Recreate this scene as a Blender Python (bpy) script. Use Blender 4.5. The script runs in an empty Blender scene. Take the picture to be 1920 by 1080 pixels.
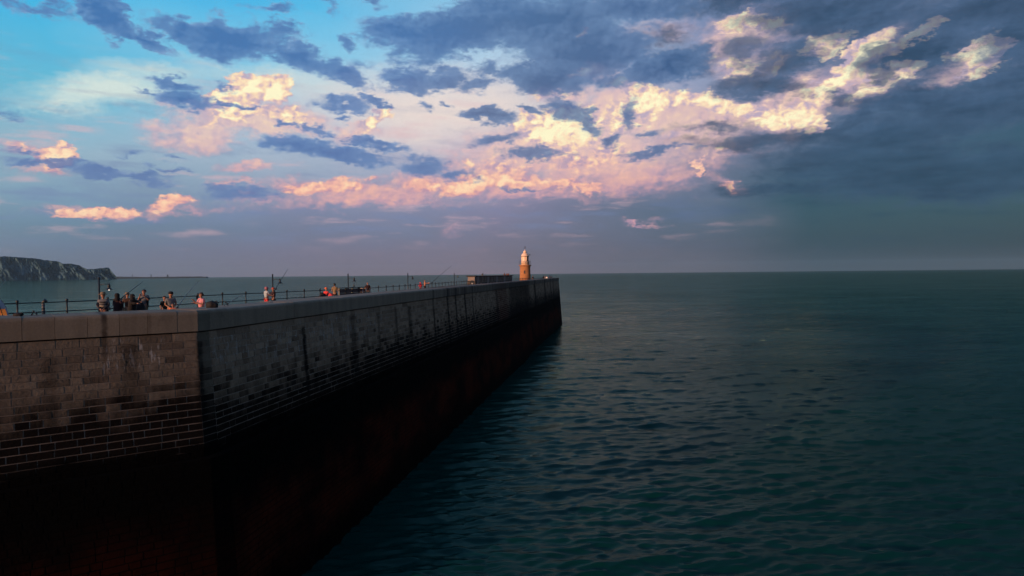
import bpy, bmesh, math, random
import numpy as np
from mathutils import Vector, Matrix, noise as mnoise

R = math.radians
scene = bpy.context.scene
COL = scene.collection
rng = random.Random(7)

# ------------------------------------------------------------------ camera
CAM_Z = 15.1                      # metres above the water
PITCH = math.atan(27.1 / 1280)    # looking slightly down
ROLL = R(-0.59)
cam_data = bpy.data.cameras.new("camera")
cam = bpy.data.objects.new("camera", cam_data)
COL.objects.link(cam)
cam_data.lens = 24.0
cam_data.sensor_width = 36.0
cam_data.clip_start = 0.1
cam_data.clip_end = 60000.0
CAM_ROT = Matrix.Rotation(math.pi / 2 - PITCH, 3, 'X') @ Matrix.Rotation(ROLL, 3, 'Z')
cam.location = (0, 0, CAM_Z)
cam.rotation_euler = CAM_ROT.to_euler()
scene.camera = cam


def ray(px, py):
    return CAM_ROT @ Vector(((px - 960) / 1280, -(py - 540) / 1280, -1.0))


def at_depth(px, depth, z=0.0):
    """Ground position seen at photo column px, depth metres ahead."""
    d = ray(px, 545)
    t = depth / d.y
    return Vector((d.x * t, depth, z))


def azel(px, py):
    d = ray(px, py).normalized()
    return math.atan2(d.x, d.y), math.asin(d.z)


def lin(r, g, b, k=1.0):
    def f(c):
        c /= 255.0
        return c / 12.92 if c <= 0.04045 else ((c + 0.055) / 1.055) ** 2.4
    return (f(r) * k, f(g) * k, f(b) * k, 1.0)


# ------------------------------------------------------------------ node helper
class Nodes:
    def __init__(self, tree):
        self.t = tree
        tree.nodes.clear()

    def new(self, kind, **kw):
        n = self.t.nodes.new(kind)
        for k, v in kw.items():
            setattr(n, k, v)
        return n

    def put(self, sock, v):
        if isinstance(v, bpy.types.NodeSocket):
            self.t.links.new(v, sock)
        elif v is not None:
            sock.default_value = v

    def math(self, op, a, b=None, c=None, clamp=False):
        n = self.new('ShaderNodeMath', operation=op, use_clamp=clamp)
        for i, v in enumerate((a, b, c)):
            self.put(n.inputs[i], v)
        return n.outputs[0]

    def add(self, a, b): return self.math('ADD', a, b)
    def sub(self, a, b): return self.math('SUBTRACT', a, b)
    def mul(self, a, b): return self.math('MULTIPLY', a, b)

    def vec(self, op, a, b=None, s=None):
        n = self.new('ShaderNodeVectorMath', operation=op)
        self.put(n.inputs[0], a)
        if b is not None:
            self.put(n.inputs[1], b)
        if s is not None:
            self.put(n.inputs['Scale'], s)
        return n.outputs['Value'] if op in ('LENGTH', 'DOT_PRODUCT') else n.outputs['Vector']

    def sep(self, v):
        n = self.new('ShaderNodeSeparateXYZ')
        self.put(n.inputs[0], v)
        return n.outputs

    def comb(self, x, y, z):
        n = self.new('ShaderNodeCombineXYZ')
        for i, v in enumerate((x, y, z)):
            self.put(n.inputs[i], v)
        return n.outputs[0]

    def step(self, v, lo, hi, a=0.0, b=1.0):
        n = self.new('ShaderNodeMapRange', interpolation_type='SMOOTHSTEP')
        for i, q in enumerate((v, lo, hi, a, b)):
            self.put(n.inputs[i], q)
        return n.outputs[0]

    def lerp(self, v, lo, hi, a=0.0, b=1.0):
        n = self.new('ShaderNodeMapRange')
        for i, q in enumerate((v, lo, hi, a, b)):
            self.put(n.inputs[i], q)
        return n.outputs[0]

    def noise(self, v, scale, detail=5, rough=0.55, out='Fac', kind='FBM', distort=0.0):
        n = self.new('ShaderNodeTexNoise', noise_dimensions='3D', noise_type=kind)
        self.put(n.inputs['Vector'], v)
        n.inputs['Scale'].default_value = scale
        n.inputs['Detail'].default_value = detail
        n.inputs['Roughness'].default_value = rough
        n.inputs['Distortion'].default_value = distort
        return n.outputs[out]

    def mix(self, f, a, b, blend='MIX'):
        n = self.new('ShaderNodeMix', data_type='RGBA', blend_type=blend)
        self.put(n.inputs[0], f)
        self.put(n.inputs[6], a)
        self.put(n.inputs[7], b)
        return n.outputs[2]

    def ramp(self, f, stops, interp='LINEAR'):
        n = self.new('ShaderNodeValToRGB')
        r = n.color_ramp
        r.interpolation = interp
        while len(r.elements) < len(stops):
            r.elements.new(0.5)
        for e, (p, c) in zip(r.elements, sorted(stops, key=lambda s: s[0])):
            e.position = p
            e.color = c
        self.put(n.inputs[0], f)
        return n.outputs[0]


# ------------------------------------------------------------------ sky
SUN_AZ = R(-180 + 45.5)     # low sun behind the camera, to the left
SUN_EL = R(5.0)
SKY_STRENGTH = 0.1

world = bpy.data.worlds.new("World")
scene.world = world
world.use_nodes = True


def build_sky():
    g = Nodes(world.node_tree)
    K = 1.0 / SKY_STRENGTH
    tc = g.new('ShaderNodeTexCoord').outputs['Generated']
    nish = g.new('ShaderNodeTexSky', sky_type='NISHITA', sun_disc=False)
    nish.sun_elevation = SUN_EL
    nish.sun_rotation = SUN_AZ
    nish.altitude = 10
    nish.ozone_density = 2.0
    sx, sy, sz = g.sep(tc)
    squash = g.vec('MULTIPLY', tc, (1.0, 1.0, 2.2))
    # ragged edges: push the direction about with turbulence
    w1 = g.vec('SUBTRACT', g.noise(squash, 7.0, 4, 0.6, 'Color'), (0.5, 0.5, 0.5))
    w2 = g.vec('SUBTRACT', g.noise(squash, 30.0, 5, 0.65, 'Color'), (0.5, 0.5, 0.5))
    w3 = g.vec('SUBTRACT', g.noise(squash, 95.0, 6, 0.7, 'Color'), (0.5, 0.5, 0.5))
    wv = g.vec('ADD', g.vec('SCALE', w1, s=0.085), g.vec('ADD', g.vec('SCALE', w2, s=0.052), g.vec('SCALE', w3, s=0.022)))
    dw = g.vec('NORMALIZE', g.vec('ADD', tc, g.vec('MULTIPLY', wv, (1.0, 1.0, 0.62))))
    wx, wy, wz = g.sep(dw)
    az0 = g.math('ARCTAN2', sx, sy)
    el0 = g.math('ARCSINE', g.math('MAXIMUM', sz, -0.02))
    az = g.math('ARCTAN2', wx, wy)
    el = g.math('ARCSINE', g.math('MAXIMUM', wz, -0.02))
    P = g.comb(az, el, 0.0)
    # ---- veil of high cloud and evening haze, by column of azimuth
    soft = g.vec('SUBTRACT', g.noise(squash, 3.0, 4, 0.55, 'Color'), (0.5, 0.5, 0.5))
    sfx, sfy, _ = g.sep(soft)
    azs = g.add(az0, g.mul(sfx, 0.42))
    els = g.add(el0, g.mul(g.mul(sfy, 0.12), g.step(el0, 0.0, 0.15)))

    def column(rows):
        return [(max(0.0, min(1.0, e / R(60))), lin(*c)) for e, c in rows]
    e_of = lambda py: azel(960, py)[1]
    cols = [
        (-180, [(0, (190, 140, 125)), (R(6), (190, 160, 160)), (R(15), (120, 140, 165)), (R(40), (90, 120, 160)), (R(60), (80, 110, 150))]),
        (-128, [(0, (255, 180, 120)), (R(6), (250, 190, 140)), (R(15), (190, 180, 180)), (R(40), (120, 150, 190)), (R(60), (90, 125, 165))]),
        (-75, [(0, (140, 140, 150)), (R(6), (150, 170, 185)), (R(15), (110, 180, 215)), (R(40), (75, 160, 215)), (R(60), (80, 125, 170))]),
        (-33, [(0, (112, 118, 134)), (e_of(470), (112, 126, 148)), (e_of(430), (112, 138, 162)), (e_of(395), (128, 158, 182)), (e_of(310), (154, 186, 204)),
               (e_of(210), (108, 192, 220)), (e_of(90), (62, 188, 238)), (e_of(0), (48, 176, 238)), (R(40), (60, 140, 205)), (R(60), (80, 120, 165))]),
        (-15, [(0, (126, 116, 130)), (e_of(470), (122, 120, 142)), (e_of(430), (118, 128, 156)), (e_of(400), (130, 140, 170)), (e_of(330), (164, 176, 198)),
               (e_of(250), (190, 200, 216)), (e_of(150), (164, 214, 236)), (e_of(40), (94, 194, 238)), (R(35), (80, 150, 205)), (R(60), (80, 115, 155))]),
        (-3, [(0, (132, 116, 128)), (e_of(470), (126, 118, 136)), (e_of(440), (124, 120, 144)), (e_of(400), (134, 128, 158)), (e_of(330), (176, 166, 190)),
              (e_of(270), (212, 196, 206)), (e_of(200), (224, 216, 218)), (e_of(120), (188, 214, 234)), (e_of(20), (148, 202, 234)), (R(35), (90, 135, 180)), (R(60), (80, 110, 145))]),
        (12, [(0, (104, 102, 114)), (e_of(450), (92, 100, 120)), (e_of(390), (98, 108, 134)), (e_of(320), (140, 138, 164)),
              (e_of(250), (160, 158, 180)), (e_of(150), (150, 164, 196)), (e_of(20), (116, 138, 180)), (R(35), (75, 105, 145)), (R(60), (75, 100, 135))]),
        (26, [(0, (72, 84, 94)), (e_of(470), (58, 78, 92)), (e_of(400), (52, 76, 94)), (e_of(330), (66, 90, 114)),
              (e_of(240), (78, 100, 130)), (e_of(120), (86, 104, 136)), (e_of(0), (86, 102, 132)), (R(35), (70, 95, 130)), (R(60), (70, 95, 130))]),
        (38, [(0, (72, 80, 86)), (e_of(470), (58, 74, 84)), (e_of(400), (56, 78, 92)), (e_of(330), (50, 76, 92)),
              (e_of(240), (58, 82, 104)), (e_of(120), (76, 92, 116)), (e_of(0), (98, 106, 122)), (R(35), (70, 90, 120)), (R(60), (70, 95, 130))]),
        (100, [(0, (84, 90, 100)), (R(6), (64, 82, 96)), (R(15), (66, 88, 108)), (R(40), (72, 94, 122)), (R(60), (75, 100, 135))]),
        (180, [(0, (190, 140, 125)), (R(6), (190, 160, 160)), (R(15), (120, 140, 165)), (R(40), (90, 120, 160)), (R(60), (80, 110, 150))]),
    ]
    en = g.math('MULTIPLY', els, 1.0 / R(60), clamp=True)
    col = None
    prev = None
    for a, rows in cols:
        c = g.ramp(en, column(rows))
        col = c if col is None else g.mix(g.lerp(azs, R(prev), R(a)), col, c)
        prev = a
    veil = g.vec('SCALE', col, s=K)
    # clear air shows where the veil is thin: upper left
    clear = g.vec('MULTIPLY', nish.outputs[0], (0.55, 1.1, 1.5))
    base = g.mix(0.10, veil, clear)

    turned = {}

    def turn(rot):
        if rot not in turned:
            c, s_ = math.cos(R(rot)), math.sin(R(rot))
            turned[rot] = P if rot == 0 else g.comb(g.vec('DOT_PRODUCT', P, (c, s_, 0)), g.vec('DOT_PRODUCT', P, (-s_, c, 0)), 0.0)
        return turned[rot]

    def blobs(lst, floor=None):
        """Each cloud mass is a soft ellipse in azimuth and elevation; the largest wins."""
        acc = floor
        for (px, py, rx, ry, rot, wgt) in lst:
            a, e = azel(px, py)
            c, s_ = math.cos(R(rot)), math.sin(R(rot))
            qa, qe = c * a + s_ * e, -s_ * a + c * e
            kx, ky = 1280 / rx, 1280 / ry
            n = g.new('ShaderNodeVectorMath', operation='MULTIPLY_ADD')
            g.put(n.inputs[0], turn(rot))
            n.inputs[1].default_value = (kx, ky, 0)
            n.inputs[2].default_value = (-qa * kx, -qe * ky, 0)
            v = g.math('MULTIPLY_ADD', g.vec('LENGTH', n.outputs['Vector']), -wgt, wgt)
            acc = g.math('MAXIMUM', v, 0.0) if acc is None else g.math('MAXIMUM', acc, v)
        return acc

    # streaks and puffs shared by the layers
    fb = g.noise(g.vec('MULTIPLY', tc, (1.0, 1.0, 2.4)), 15.0, 9, 0.68)
    streak = g.noise(g.vec('MULTIPLY', tc, (1.0, 1.0, 7.0)), 9.0, 6, 0.55)
    fbc = g.sub(fb, 0.5)
    stc = g.sub(streak, 0.5)

    fine = g.noise(g.vec('MULTIPLY', tc, (1.0, 1.0, 2.0)), 52.0, 7, 0.72)
    fnc = g.sub(fine, 0.5)

    def billow(v, scale, detail):
        return g.math('ABSOLUTE', g.sub(g.mul(g.noise(v, scale, detail, 0.5), 2.0), 1.0))
    puffv = g.vec('MULTIPLY', g.vec('ADD', tc, g.vec('SCALE', w2, s=0.02)), (1.0, 1.0, 1.25))
    puff = g.add(billow(puffv, 22.0, 2), g.mul(billow(puffv, 58.0, 3), 0.55))
    pfc = g.sub(puff, 0.28)
    # relief: puffs catch the light from upper left
    puff_o = g.add(billow(g.vec('ADD', puffv, (-0.005, 0.0, 0.007)), 22.0, 2), g.mul(billow(g.vec('ADD', puffv, (-0.004, 0.0, 0.005)), 58.0, 3), 0.5))
    relief = g.sub(puff, puff_o)

    # ---- pale cirrus (soft)
    CIR = [(190, 172, 150, 46, 10, 1.0), (120, 192, 90, 20, 10, .8), (280, 140, 170, 36, 0, .6), (520, 150, 300, 40, 0, .5), (430, 125, 160, 22, -5, .5)]
    cir = blobs(CIR)
    cirf = g.step(g.add(cir, g.add(g.mul(stc, 0.55), g.mul(fbc, 0.3))), 0.05, 0.9, 0.0, 0.85)
    cirf = g.mul(cirf, g.step(cir, 0.0, 0.22))
    base = g.mix(cirf, base, lin(222, 232, 222, K))
    # ---- creamy glow of thin high cloud in the middle
    GLOW = [(820, 205, 420, 95, 0, 1.0), (1080, 250, 330, 130, 0, .8), (600, 200, 300, 80, 0, .45)]
    gb = blobs(GLOW)
    glo = g.step(g.add(gb, g.add(g.mul(stc, 0.35), g.mul(fbc, 0.25))), 0.0, 0.9, 0.0, 0.85)
    glo = g.mul(glo, g.step(gb, 0.0, 0.25))
    base = g.mix(glo, base, lin(236, 220, 212, K))
    # ---- long soft shade streaks through the whole low sky
    lows = g.mul(g.step(el0, R(0.5), R(4)), g.step(el0, R(19), R(9)))
    sfac = g.mul(g.step(g.add(stc, g.mul(fbc, 0.25)), 0.00, 0.24), lows)
    shade_col = g.mix(g.step(azs, R(4), R(26)), lin(118, 136, 176, K), lin(44, 72, 94, K))
    base = g.mix(g.mul(sfac, 0.55), base, shade_col)
    pinkf = g.mul(g.mul(g.step(g.sub(g.mul(fbc, 0.4), stc), 0.03, 0.25), g.mul(lows, 0.55)), g.step(azs, R(24), R(6)))
    base = g.mix(pinkf, base, lin(222, 182, 188, K))

    # ---- sunlit cloud, diffuse bodies
    SOFT = [  # px, py, rx, ry, rotation, weight
        (470, 228, 190, 46, 0, 1.0), (385, 250, 110, 46, 5, .9), (545, 232, 90, 40, 0, .9), (310, 262, 110, 34, -10, .6), (285, 240, 80, 22, 0, .5), (45, 268, 55, 20, 0, .7),
        (650, 244, 72, 34, 20, .8), (75, 318, 90, 16, 0, .5), (470, 318, 80, 14, 0, .8), (300, 205, 50, 14, 0, .5),
        (1010, 285, 210, 66, 0, .9), (1120, 290, 210, 90, 0, 1.0), (1160, 215, 130, 85, 0, .9), (1280, 225, 150, 70, 0, .9), (1190, 330, 170, 60, 0, .9), (1300, 265, 180, 80, 0, .7), (1060, 170, 110, 36, 0, .7),
        (960, 345, 230, 48, 0, 1.0), (790, 345, 130, 40, 0, .9), (850, 305, 70, 46, 0, .6), (940, 318, 140, 44, 0, .8),
        (620, 354, 170, 28, 0, .95), (700, 364, 240, 30, 0, .9), (680, 378, 320, 22, 0, .7), (1000, 372, 260, 20, 0, .6),
        (190, 398, 150, 14, 0, .7), (370, 393, 170, 18, 0, .5), (490, 380, 160, 20, 0, .5), (325, 382, 60, 24, 20, .8), (440, 345, 90, 12, 0, .6),
        (1370, 212, 220, 44, -5, .95), (1500, 200, 140, 60, 40, .95), (1590, 140, 150, 42, 40, .9), (1380, 80, 150, 80, 0, .75), (1420, 120, 110, 70, 0, .7), (1790, 134, 80, 26, 0, .6), (1640, 165, 110, 36, 20, .8),
        (1335, 300, 60, 60, 0, .6), (1375, 338, 60, 20, -20, .6), (1210, 420, 70, 12, 0, .6), (845, 438, 46, 26, 0, .4), (1130, 130, 120, 40, 0, .6), (1250, 60, 150, 50, 0, .5),
    ]
    sb = blobs(SOFT)
    sa = g.step(g.add(sb, g.add(g.mul(fbc, 0.55), g.mul(pfc, 0.16))), 0.12, 0.62, 0.0, 0.82)
    low = g.step(el0, R(11.5), R(6.5))
    sv = g.add(g.mul(sb, 0.7), g.add(g.mul(relief, 0.9), g.mul(fbc, 0.5)))
    soft_hi = g.ramp(sv, [(0.05, lin(184, 164, 188, K)), (0.35, lin(224, 188, 190, K)), (0.75, lin(248, 212, 186, K))])
    soft_lo = g.ramp(sv, [(0.05, lin(162, 146, 172, K)), (0.35, lin(212, 164, 174, K)), (0.75, lin(246, 186, 168, K))])
    base = g.mix(sa, base, g.mix(low, soft_hi, soft_lo))

    # ---- sunlit cumulus heads, crisp
    CORE = [
        (472, 166, 46, 36, 0, 1.5), (445, 192, 64, 30, 0, 1.35), (508, 175, 44, 32, 20, 1.4), (470, 218, 150, 26, 0, .85), (545, 220, 50, 24, 0, .9), (395, 235, 60, 22, 20, .7),
        (104, 290, 40, 34, 10, 1.2), (95, 298, 46, 18, 0, .9), (45, 264, 36, 14, 0, .6), (690, 216, 60, 20, 30, .95), (660, 236, 40, 20, 20, .6),
        (1045, 242, 92, 54, 0, 1.5), (1000, 240, 70, 26, 20, .9), (1080, 225, 60, 46, 0, 1.1), (1120, 290, 100, 34, 10, .8), (1070, 300, 110, 26, 0, .7), (1155, 225, 46, 50, 0, .9), (1212, 190, 62, 42, 0, 1.4), (1275, 185, 40, 30, 0, 1.0),
        (960, 338, 90, 28, 10, .9), (900, 348, 100, 30, 10, 1.0), (1060, 345, 90, 22, 0, .8), (1110, 352, 50, 20, 0, .8), (940, 315, 60, 26, 0, .7), (790, 348, 70, 20, 0, .7), (880, 305, 26, 24, 0, .7), (690, 340, 30, 16, 0, .6),
        (590, 350, 110, 20, 10, 1.0), (640, 348, 60, 20, 0, .95), (150, 398, 70, 12, 10, .85), (185, 390, 40, 18, 10, 1.0), (218, 386, 32, 20, 0, 1.0), (250, 394, 30, 12, 0, .8), (325, 374, 42, 26, 20, 1.0), (470, 366, 36, 14, 0, .6),
        (1030, 168, 60, 24, 0, .8), (1160, 155, 40, 14, 0, .7), (1085, 128, 30, 12, 0, .8), (1095, 66, 26, 10, 10, .8),
        (1320, 180, 56, 26, -10, 1.2), (1380, 203, 80, 22, -10, 1.15), (1450, 218, 64, 24, 0, 1.1), (1500, 222, 40, 34, 50, 1.0), (1525, 185, 54, 22, 40, 1.0), (1570, 150, 80, 26, 40, 1.3), (1620, 100, 70, 30, 40, 1.45), (1630, 135, 50, 22, -20, 1.0),
        (1640, 165, 66, 22, 20, 1.2), (1680, 82, 50, 14, 30, 1.1), (1735, 55, 50, 15, 20, 1.05), (1842, 106, 44, 34, 30, 1.3), (1806, 112, 36, 18, -20, 1.0), (1700, 122, 50, 20, 0, .95), (1690, 140, 30, 12, 0, .8),
        (1380, 46, 70, 26, 0, 1.2), (1440, 48, 40, 20, 0, 1.0), (1545, 78, 56, 32, 0, 1.1), (1400, 125, 60, 36, -20, .8), (1465, 120, 30, 40, 10, .7), (1345, 100, 26, 14, 0, .7), (1530, 232, 30, 26, 40, 1.1), (1475, 228, 26, 16, 0, 1.1),
        (1338, 287, 26, 15, -20, .9), (1312, 318, 14, 26, 0, .9), (1278, 290, 30, 20, 0, .5), (1383, 340, 26, 14, -20, .7), (1200, 420, 40, 9, 0, .55),
    ]
    lb = blobs(CORE)
    la = g.step(g.add(lb, g.add(g.mul(fbc, 0.45), g.mul(pfc, 0.42))), 0.24, 0.48)
    lv = g.add(g.mul(lb, 0.80), g.add(g.mul(relief, 1.9), g.add(g.mul(pfc, 0.35), g.mul(fbc, 0.9))))
    lit_hi = g.ramp(lv, [(0.10, lin(190, 172, 192, K)), (0.34, lin(226, 194, 190, K)), (0.58, lin(250, 220, 186, K)), (0.95, lin(255, 247, 206, K))])
    lit_lo = g.ramp(lv, [(0.05, lin(190, 150, 170, K)), (0.30, lin(232, 172, 164, K)), (0.62, lin(248, 192, 168, K)), (1.1 - 0.1, lin(255, 216, 180, K))])
    base = g.mix(la, base, g.mix(low, lit_hi, lit_lo))

    # ---- shaded clouds in front
    DARK = [
        (205, 30, 92, 25, -30, 1.2), (275, 68, 80, 24, -20, 1.15), (60, 5, 120, 20, -5, .7), (350, 50, 104, 28, -5, 1.0), (440, 74, 112, 42, -5, 1.3),
        (520, 62, 60, 24, 0, .8), (570, 112, 124, 34, -20, 1.1), (650, 140, 84, 27, -20, 1.1), (690, 125, 60, 24, 0, .5),
        (500, 18, 70, 18, 0, .6), (610, 12, 70, 24, -30, .5), (690, 0, 50, 20, 0, .7), (652, 86, 34, 18, -10, .7),
        (760, 68, 130, 46, -5, 1.15), (880, 62, 200, 60, 10, 1.4), (1020, 45, 230, 74, 0, 1.3), (930, 12, 140, 42, 10, 1.1), (1100, 95, 190, 60, -5, 1.3),
        (1030, 138, 130, 46, 0, 1.35), (1190, 20, 180, 46, 0, 1.0), (1250, 125, 130, 40, 10, 1.2), (1160, 150, 80, 26, 0, .8),
        (780, 152, 80, 34, 0, 1.05), (840, 150, 80, 28, 0, .9), (900, 160, 70, 24, 0, .75), (760, 105, 60, 40, 0, .65), (820, 112, 60, 40, 0, .65), (925, 135, 80, 26, 0, .7),
        (325, 163, 66, 18, 0, .95), (350, 193, 100, 24, 0, 1.05), (255, 180, 50, 12, -10, .65), (465, 209, 76, 10, 0, .85), (540, 236, 34, 12, -10, .7), (585, 246, 46, 12, -5, .7),
        (432, 170, 34, 13, -20, .6), (640, 196, 90, 20, 5, .8), (700, 192, 40, 16, -10, .85), (620, 218, 28, 12, 0, .7), (788, 195, 24, 14, 0, .6), (830, 192, 34, 14, 0, .6),
        (915, 222, 84, 22, -10, 1.1), (1000, 207, 40, 14, -5, .85), (610, 287, 150, 27, -5, 1.05), (550, 278, 90, 20, -5, 1.0), (685, 262, 92, 17, -5, .95), (650, 300, 140, 15, 0, .8),
        (790, 310, 90, 38, 0, .95), (860, 330, 70, 18, 0, .7), (100, 306, 80, 12, 0, 1.05), (50, 276, 60, 12, -5, .6), (205, 325, 78, 11, -5, .95), (270, 330, 90, 12, -5, .75),
        (330, 318, 60, 9, 0, .7), (255, 295, 40, 10, -10, .6), (340, 297, 50, 9, -5, .6), (450, 368, 120, 28, 0, .7), (410, 352, 90, 14, 0, .6), (30, 212, 60, 12, -5, .5),
        (1060, 205, 60, 36, -30, .95), (1100, 228, 36, 26, -60, .8), (1145, 262, 40, 24, 20, .9), (1000, 288, 100, 18, 0, .85), (930, 268, 70, 16, 5, .75), (1230, 286, 110, 12, 0, .9), (1220, 250, 60, 18, 0, .6),
        (1182, 215, 30, 50, 0, .7), (985, 355, 90, 8, 0, .6),
    ]
    BANK = [   # the heavy grey bank to the right: softer edged
        (1340, 0, 260, 40, 0, .9), (1560, 20, 240, 56, 0, 1.1), (1480, 115, 110, 50, 0, 1.0), (1430, 160, 130, 34, -10, 1.15), (1290, 110, 110, 46, 0, .9), (1620, 40, 130, 40, 10, 1.0),
        (1400, 95, 90, 40, 0, .75), (1700, 95, 110, 40, 5, 1.3), (1662, 125, 46, 36, 0, 1.1), (1850, 20, 250, 80, 0, .9), (1590, 185, 50, 22, -20, .9), (1480, 170, 70, 26, 0, .9),
        (1900, 150, 120, 60, 0, .8), (1590, 235, 100, 40, 30, .8), (1720, 190, 200, 40, -5, .9), (1850, 200, 200, 60, 0, .9), (1680, 260, 260, 60, 5, .9), (1420, 268, 220, 34, 0, .8), (1800, 330, 330, 60, 0, 1.0), (1650, 310, 260, 50, 0, .9), (1560, 290, 200, 40, 0, .8), (1500, 345, 240, 26, 0, .7),
        (1250, 70, 130, 40, 0, .6), (1330, 240, 120, 20, 0, .6), (1765, 95, 60, 60, 0, 1.1), (1900, 60, 90, 80, 0, 1.0), (1720, 160, 90, 26, 0, .9),
    ]
    outside = g.math('MAXIMUM', g.step(el0, R(25), R(38)), g.step(g.math('ABSOLUTE', az0), R(42), R(58)))
    gen = g.mul(g.mul(g.step(g.noise(squash, 3.2, 4, 0.6), 0.42, 0.62), outside), 0.8)
    bb = blobs(BANK)
    ba = g.step(g.add(bb, g.add(g.mul(fbc, 0.7), g.add(g.mul(pfc, 0.15), g.mul(fnc, 0.4)))), 0.12, 0.60, 0.0, 0.86)
    bcore = g.add(g.mul(bb, 0.8), g.add(g.mul(relief, -0.35), g.mul(fbc, 0.5)))
    bk = g.ramp(bcore, [(0.1, lin(104, 120, 150, K)), (0.4, lin(74, 98, 130, K)), (0.9, lin(50, 76, 104, K))])
    bk = g.mix(g.step(el0, R(14), R(7), 0.0, 0.75), bk, lin(52, 78, 100, K))
    bk = g.vec('SCALE', bk, s=g.lerp(g.add(stc, g.mul(fbc, 0.6)), -0.25, 0.25, 1.22, 0.80))
    base = g.mix(ba, base, bk)
    db = blobs(DARK, gen)
    da = g.step(g.add(db, g.add(g.mul(fbc, 0.62), g.add(g.mul(pfc, 0.2), g.mul(fnc, 0.75)))), 0.16, 0.56, 0.0, 0.90)
    dcore = g.add(g.mul(db, 0.8), g.add(g.mul(relief, -0.55), g.mul(fbc, 0.4)))
    dk_l = g.ramp(dcore, [(0.1, lin(138, 166, 204, K)), (0.35, lin(100, 136, 186, K)), (0.8, lin(68, 108, 168, K))])
    dk_c = g.ramp(dcore, [(0.1, lin(142, 156, 190, K)), (0.35, lin(98, 128, 170, K)), (0.9, lin(64, 96, 142, K))])
    dk_r = g.ramp(dcore, [(0.1, lin(120, 130, 156, K)), (0.35, lin(84, 106, 140, K)), (0.9, lin(62, 88, 120, K))])
    dk = g.mix(g.step(azs, R(-14), R(4)), dk_l, dk_c)
    dk = g.mix(g.step(azs, R(6), R(24)), dk, dk_r)
    lowdk = g.mix(g.step(azs, R(4), R(24)), lin(112, 130, 170, K), lin(50, 78, 100, K))
    dk = g.mix(g.mul(g.step(el0, R(13), R(5)), 0.65), dk, lowdk)
    base = g.mix(da, base, dk)
    # ---- evening haze swallows cloud close to the horizon
    base = g.mix(g.step(el0, R(5.0), R(0.8), 0.0, 0.8), base, veil)

    bg = g.new('ShaderNodeBackground')
    g.put(bg.inputs['Color'], base)
    bg.inputs['Strength'].default_value = SKY_STRENGTH
    out = g.new('ShaderNodeOutputWorld')
    g.put(out.inputs['Surface'], bg.outputs[0])


build_sky()
world.cycles.sampling_method = 'MANUAL'
world.cycles.sample_map_resolution = 1024

# ------------------------------------------------------------------ sun
sun_data = bpy.data.lights.new("sun", 'SUN')
sun_data.energy = 4.8
sun_data.color = (1.0, 0.52, 0.29)
sun_data.angle = R(0.6)
sun = bpy.data.objects.new("sun", sun_data)
COL.objects.link(sun)
to_sun = Vector((math.sin(SUN_AZ) * math.cos(SUN_EL), math.cos(SUN_AZ) * math.cos(SUN_EL), math.sin(SUN_EL)))
sun.rotation_euler = to_sun.to_track_quat('Z', 'Y').to_euler()

vs = scene.view_settings
vs.view_transform = 'Standard'
vs.look = 'None'
vs.exposure = 0.0
vs.gamma = 1.0
vs.use_curve_mapping = False
scene.cycles.use_denoising = True
scene.cycles.max_bounces = 6
scene.cycles.use_adaptive_sampling = True
scene.cycles.adaptive_threshold = 0.012
scene.cycles.adaptive_min_samples = 10

# ------------------------------------------------------------------ builders
def link(o, parent=None):
    COL.objects.link(o)
    if parent is not None:
        o.parent = parent
    return o


def mesh_obj(name, verts, faces, mat, parent=None, smooth=False, origin=(0, 0, 0), loc=None):
    me = bpy.data.meshes.new(name)
    if origin != (0, 0, 0):
        ox, oy, oz = origin
        verts = [(v[0] - ox, v[1] - oy, v[2] - oz) for v in verts]
    me.from_pydata([tuple(v) for v in verts], [], faces)
    me.materials.append(mat)
    if smooth:
        me.polygons.foreach_set('use_smooth', [True] * len(me.polygons))
    me.update()
    o = bpy.data.objects.new(name, me)
    if loc is not None:
        o.location = loc
    return link(o, parent)


def tag(o, label, cat, group=None):
    o['label'] = label
    o['category'] = cat
    if group:
        o['group'] = group
    return o


def thing(name, label, cat, loc=(0, 0, 0), rotz=0.0, group=None):
    o = bpy.data.objects.new(name, None)
    o.empty_display_size = 0.3
    o.location = loc
    o.rotation_euler = (0, 0, rotz)
    link(o)
    return tag(o, label, cat, group)


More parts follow.
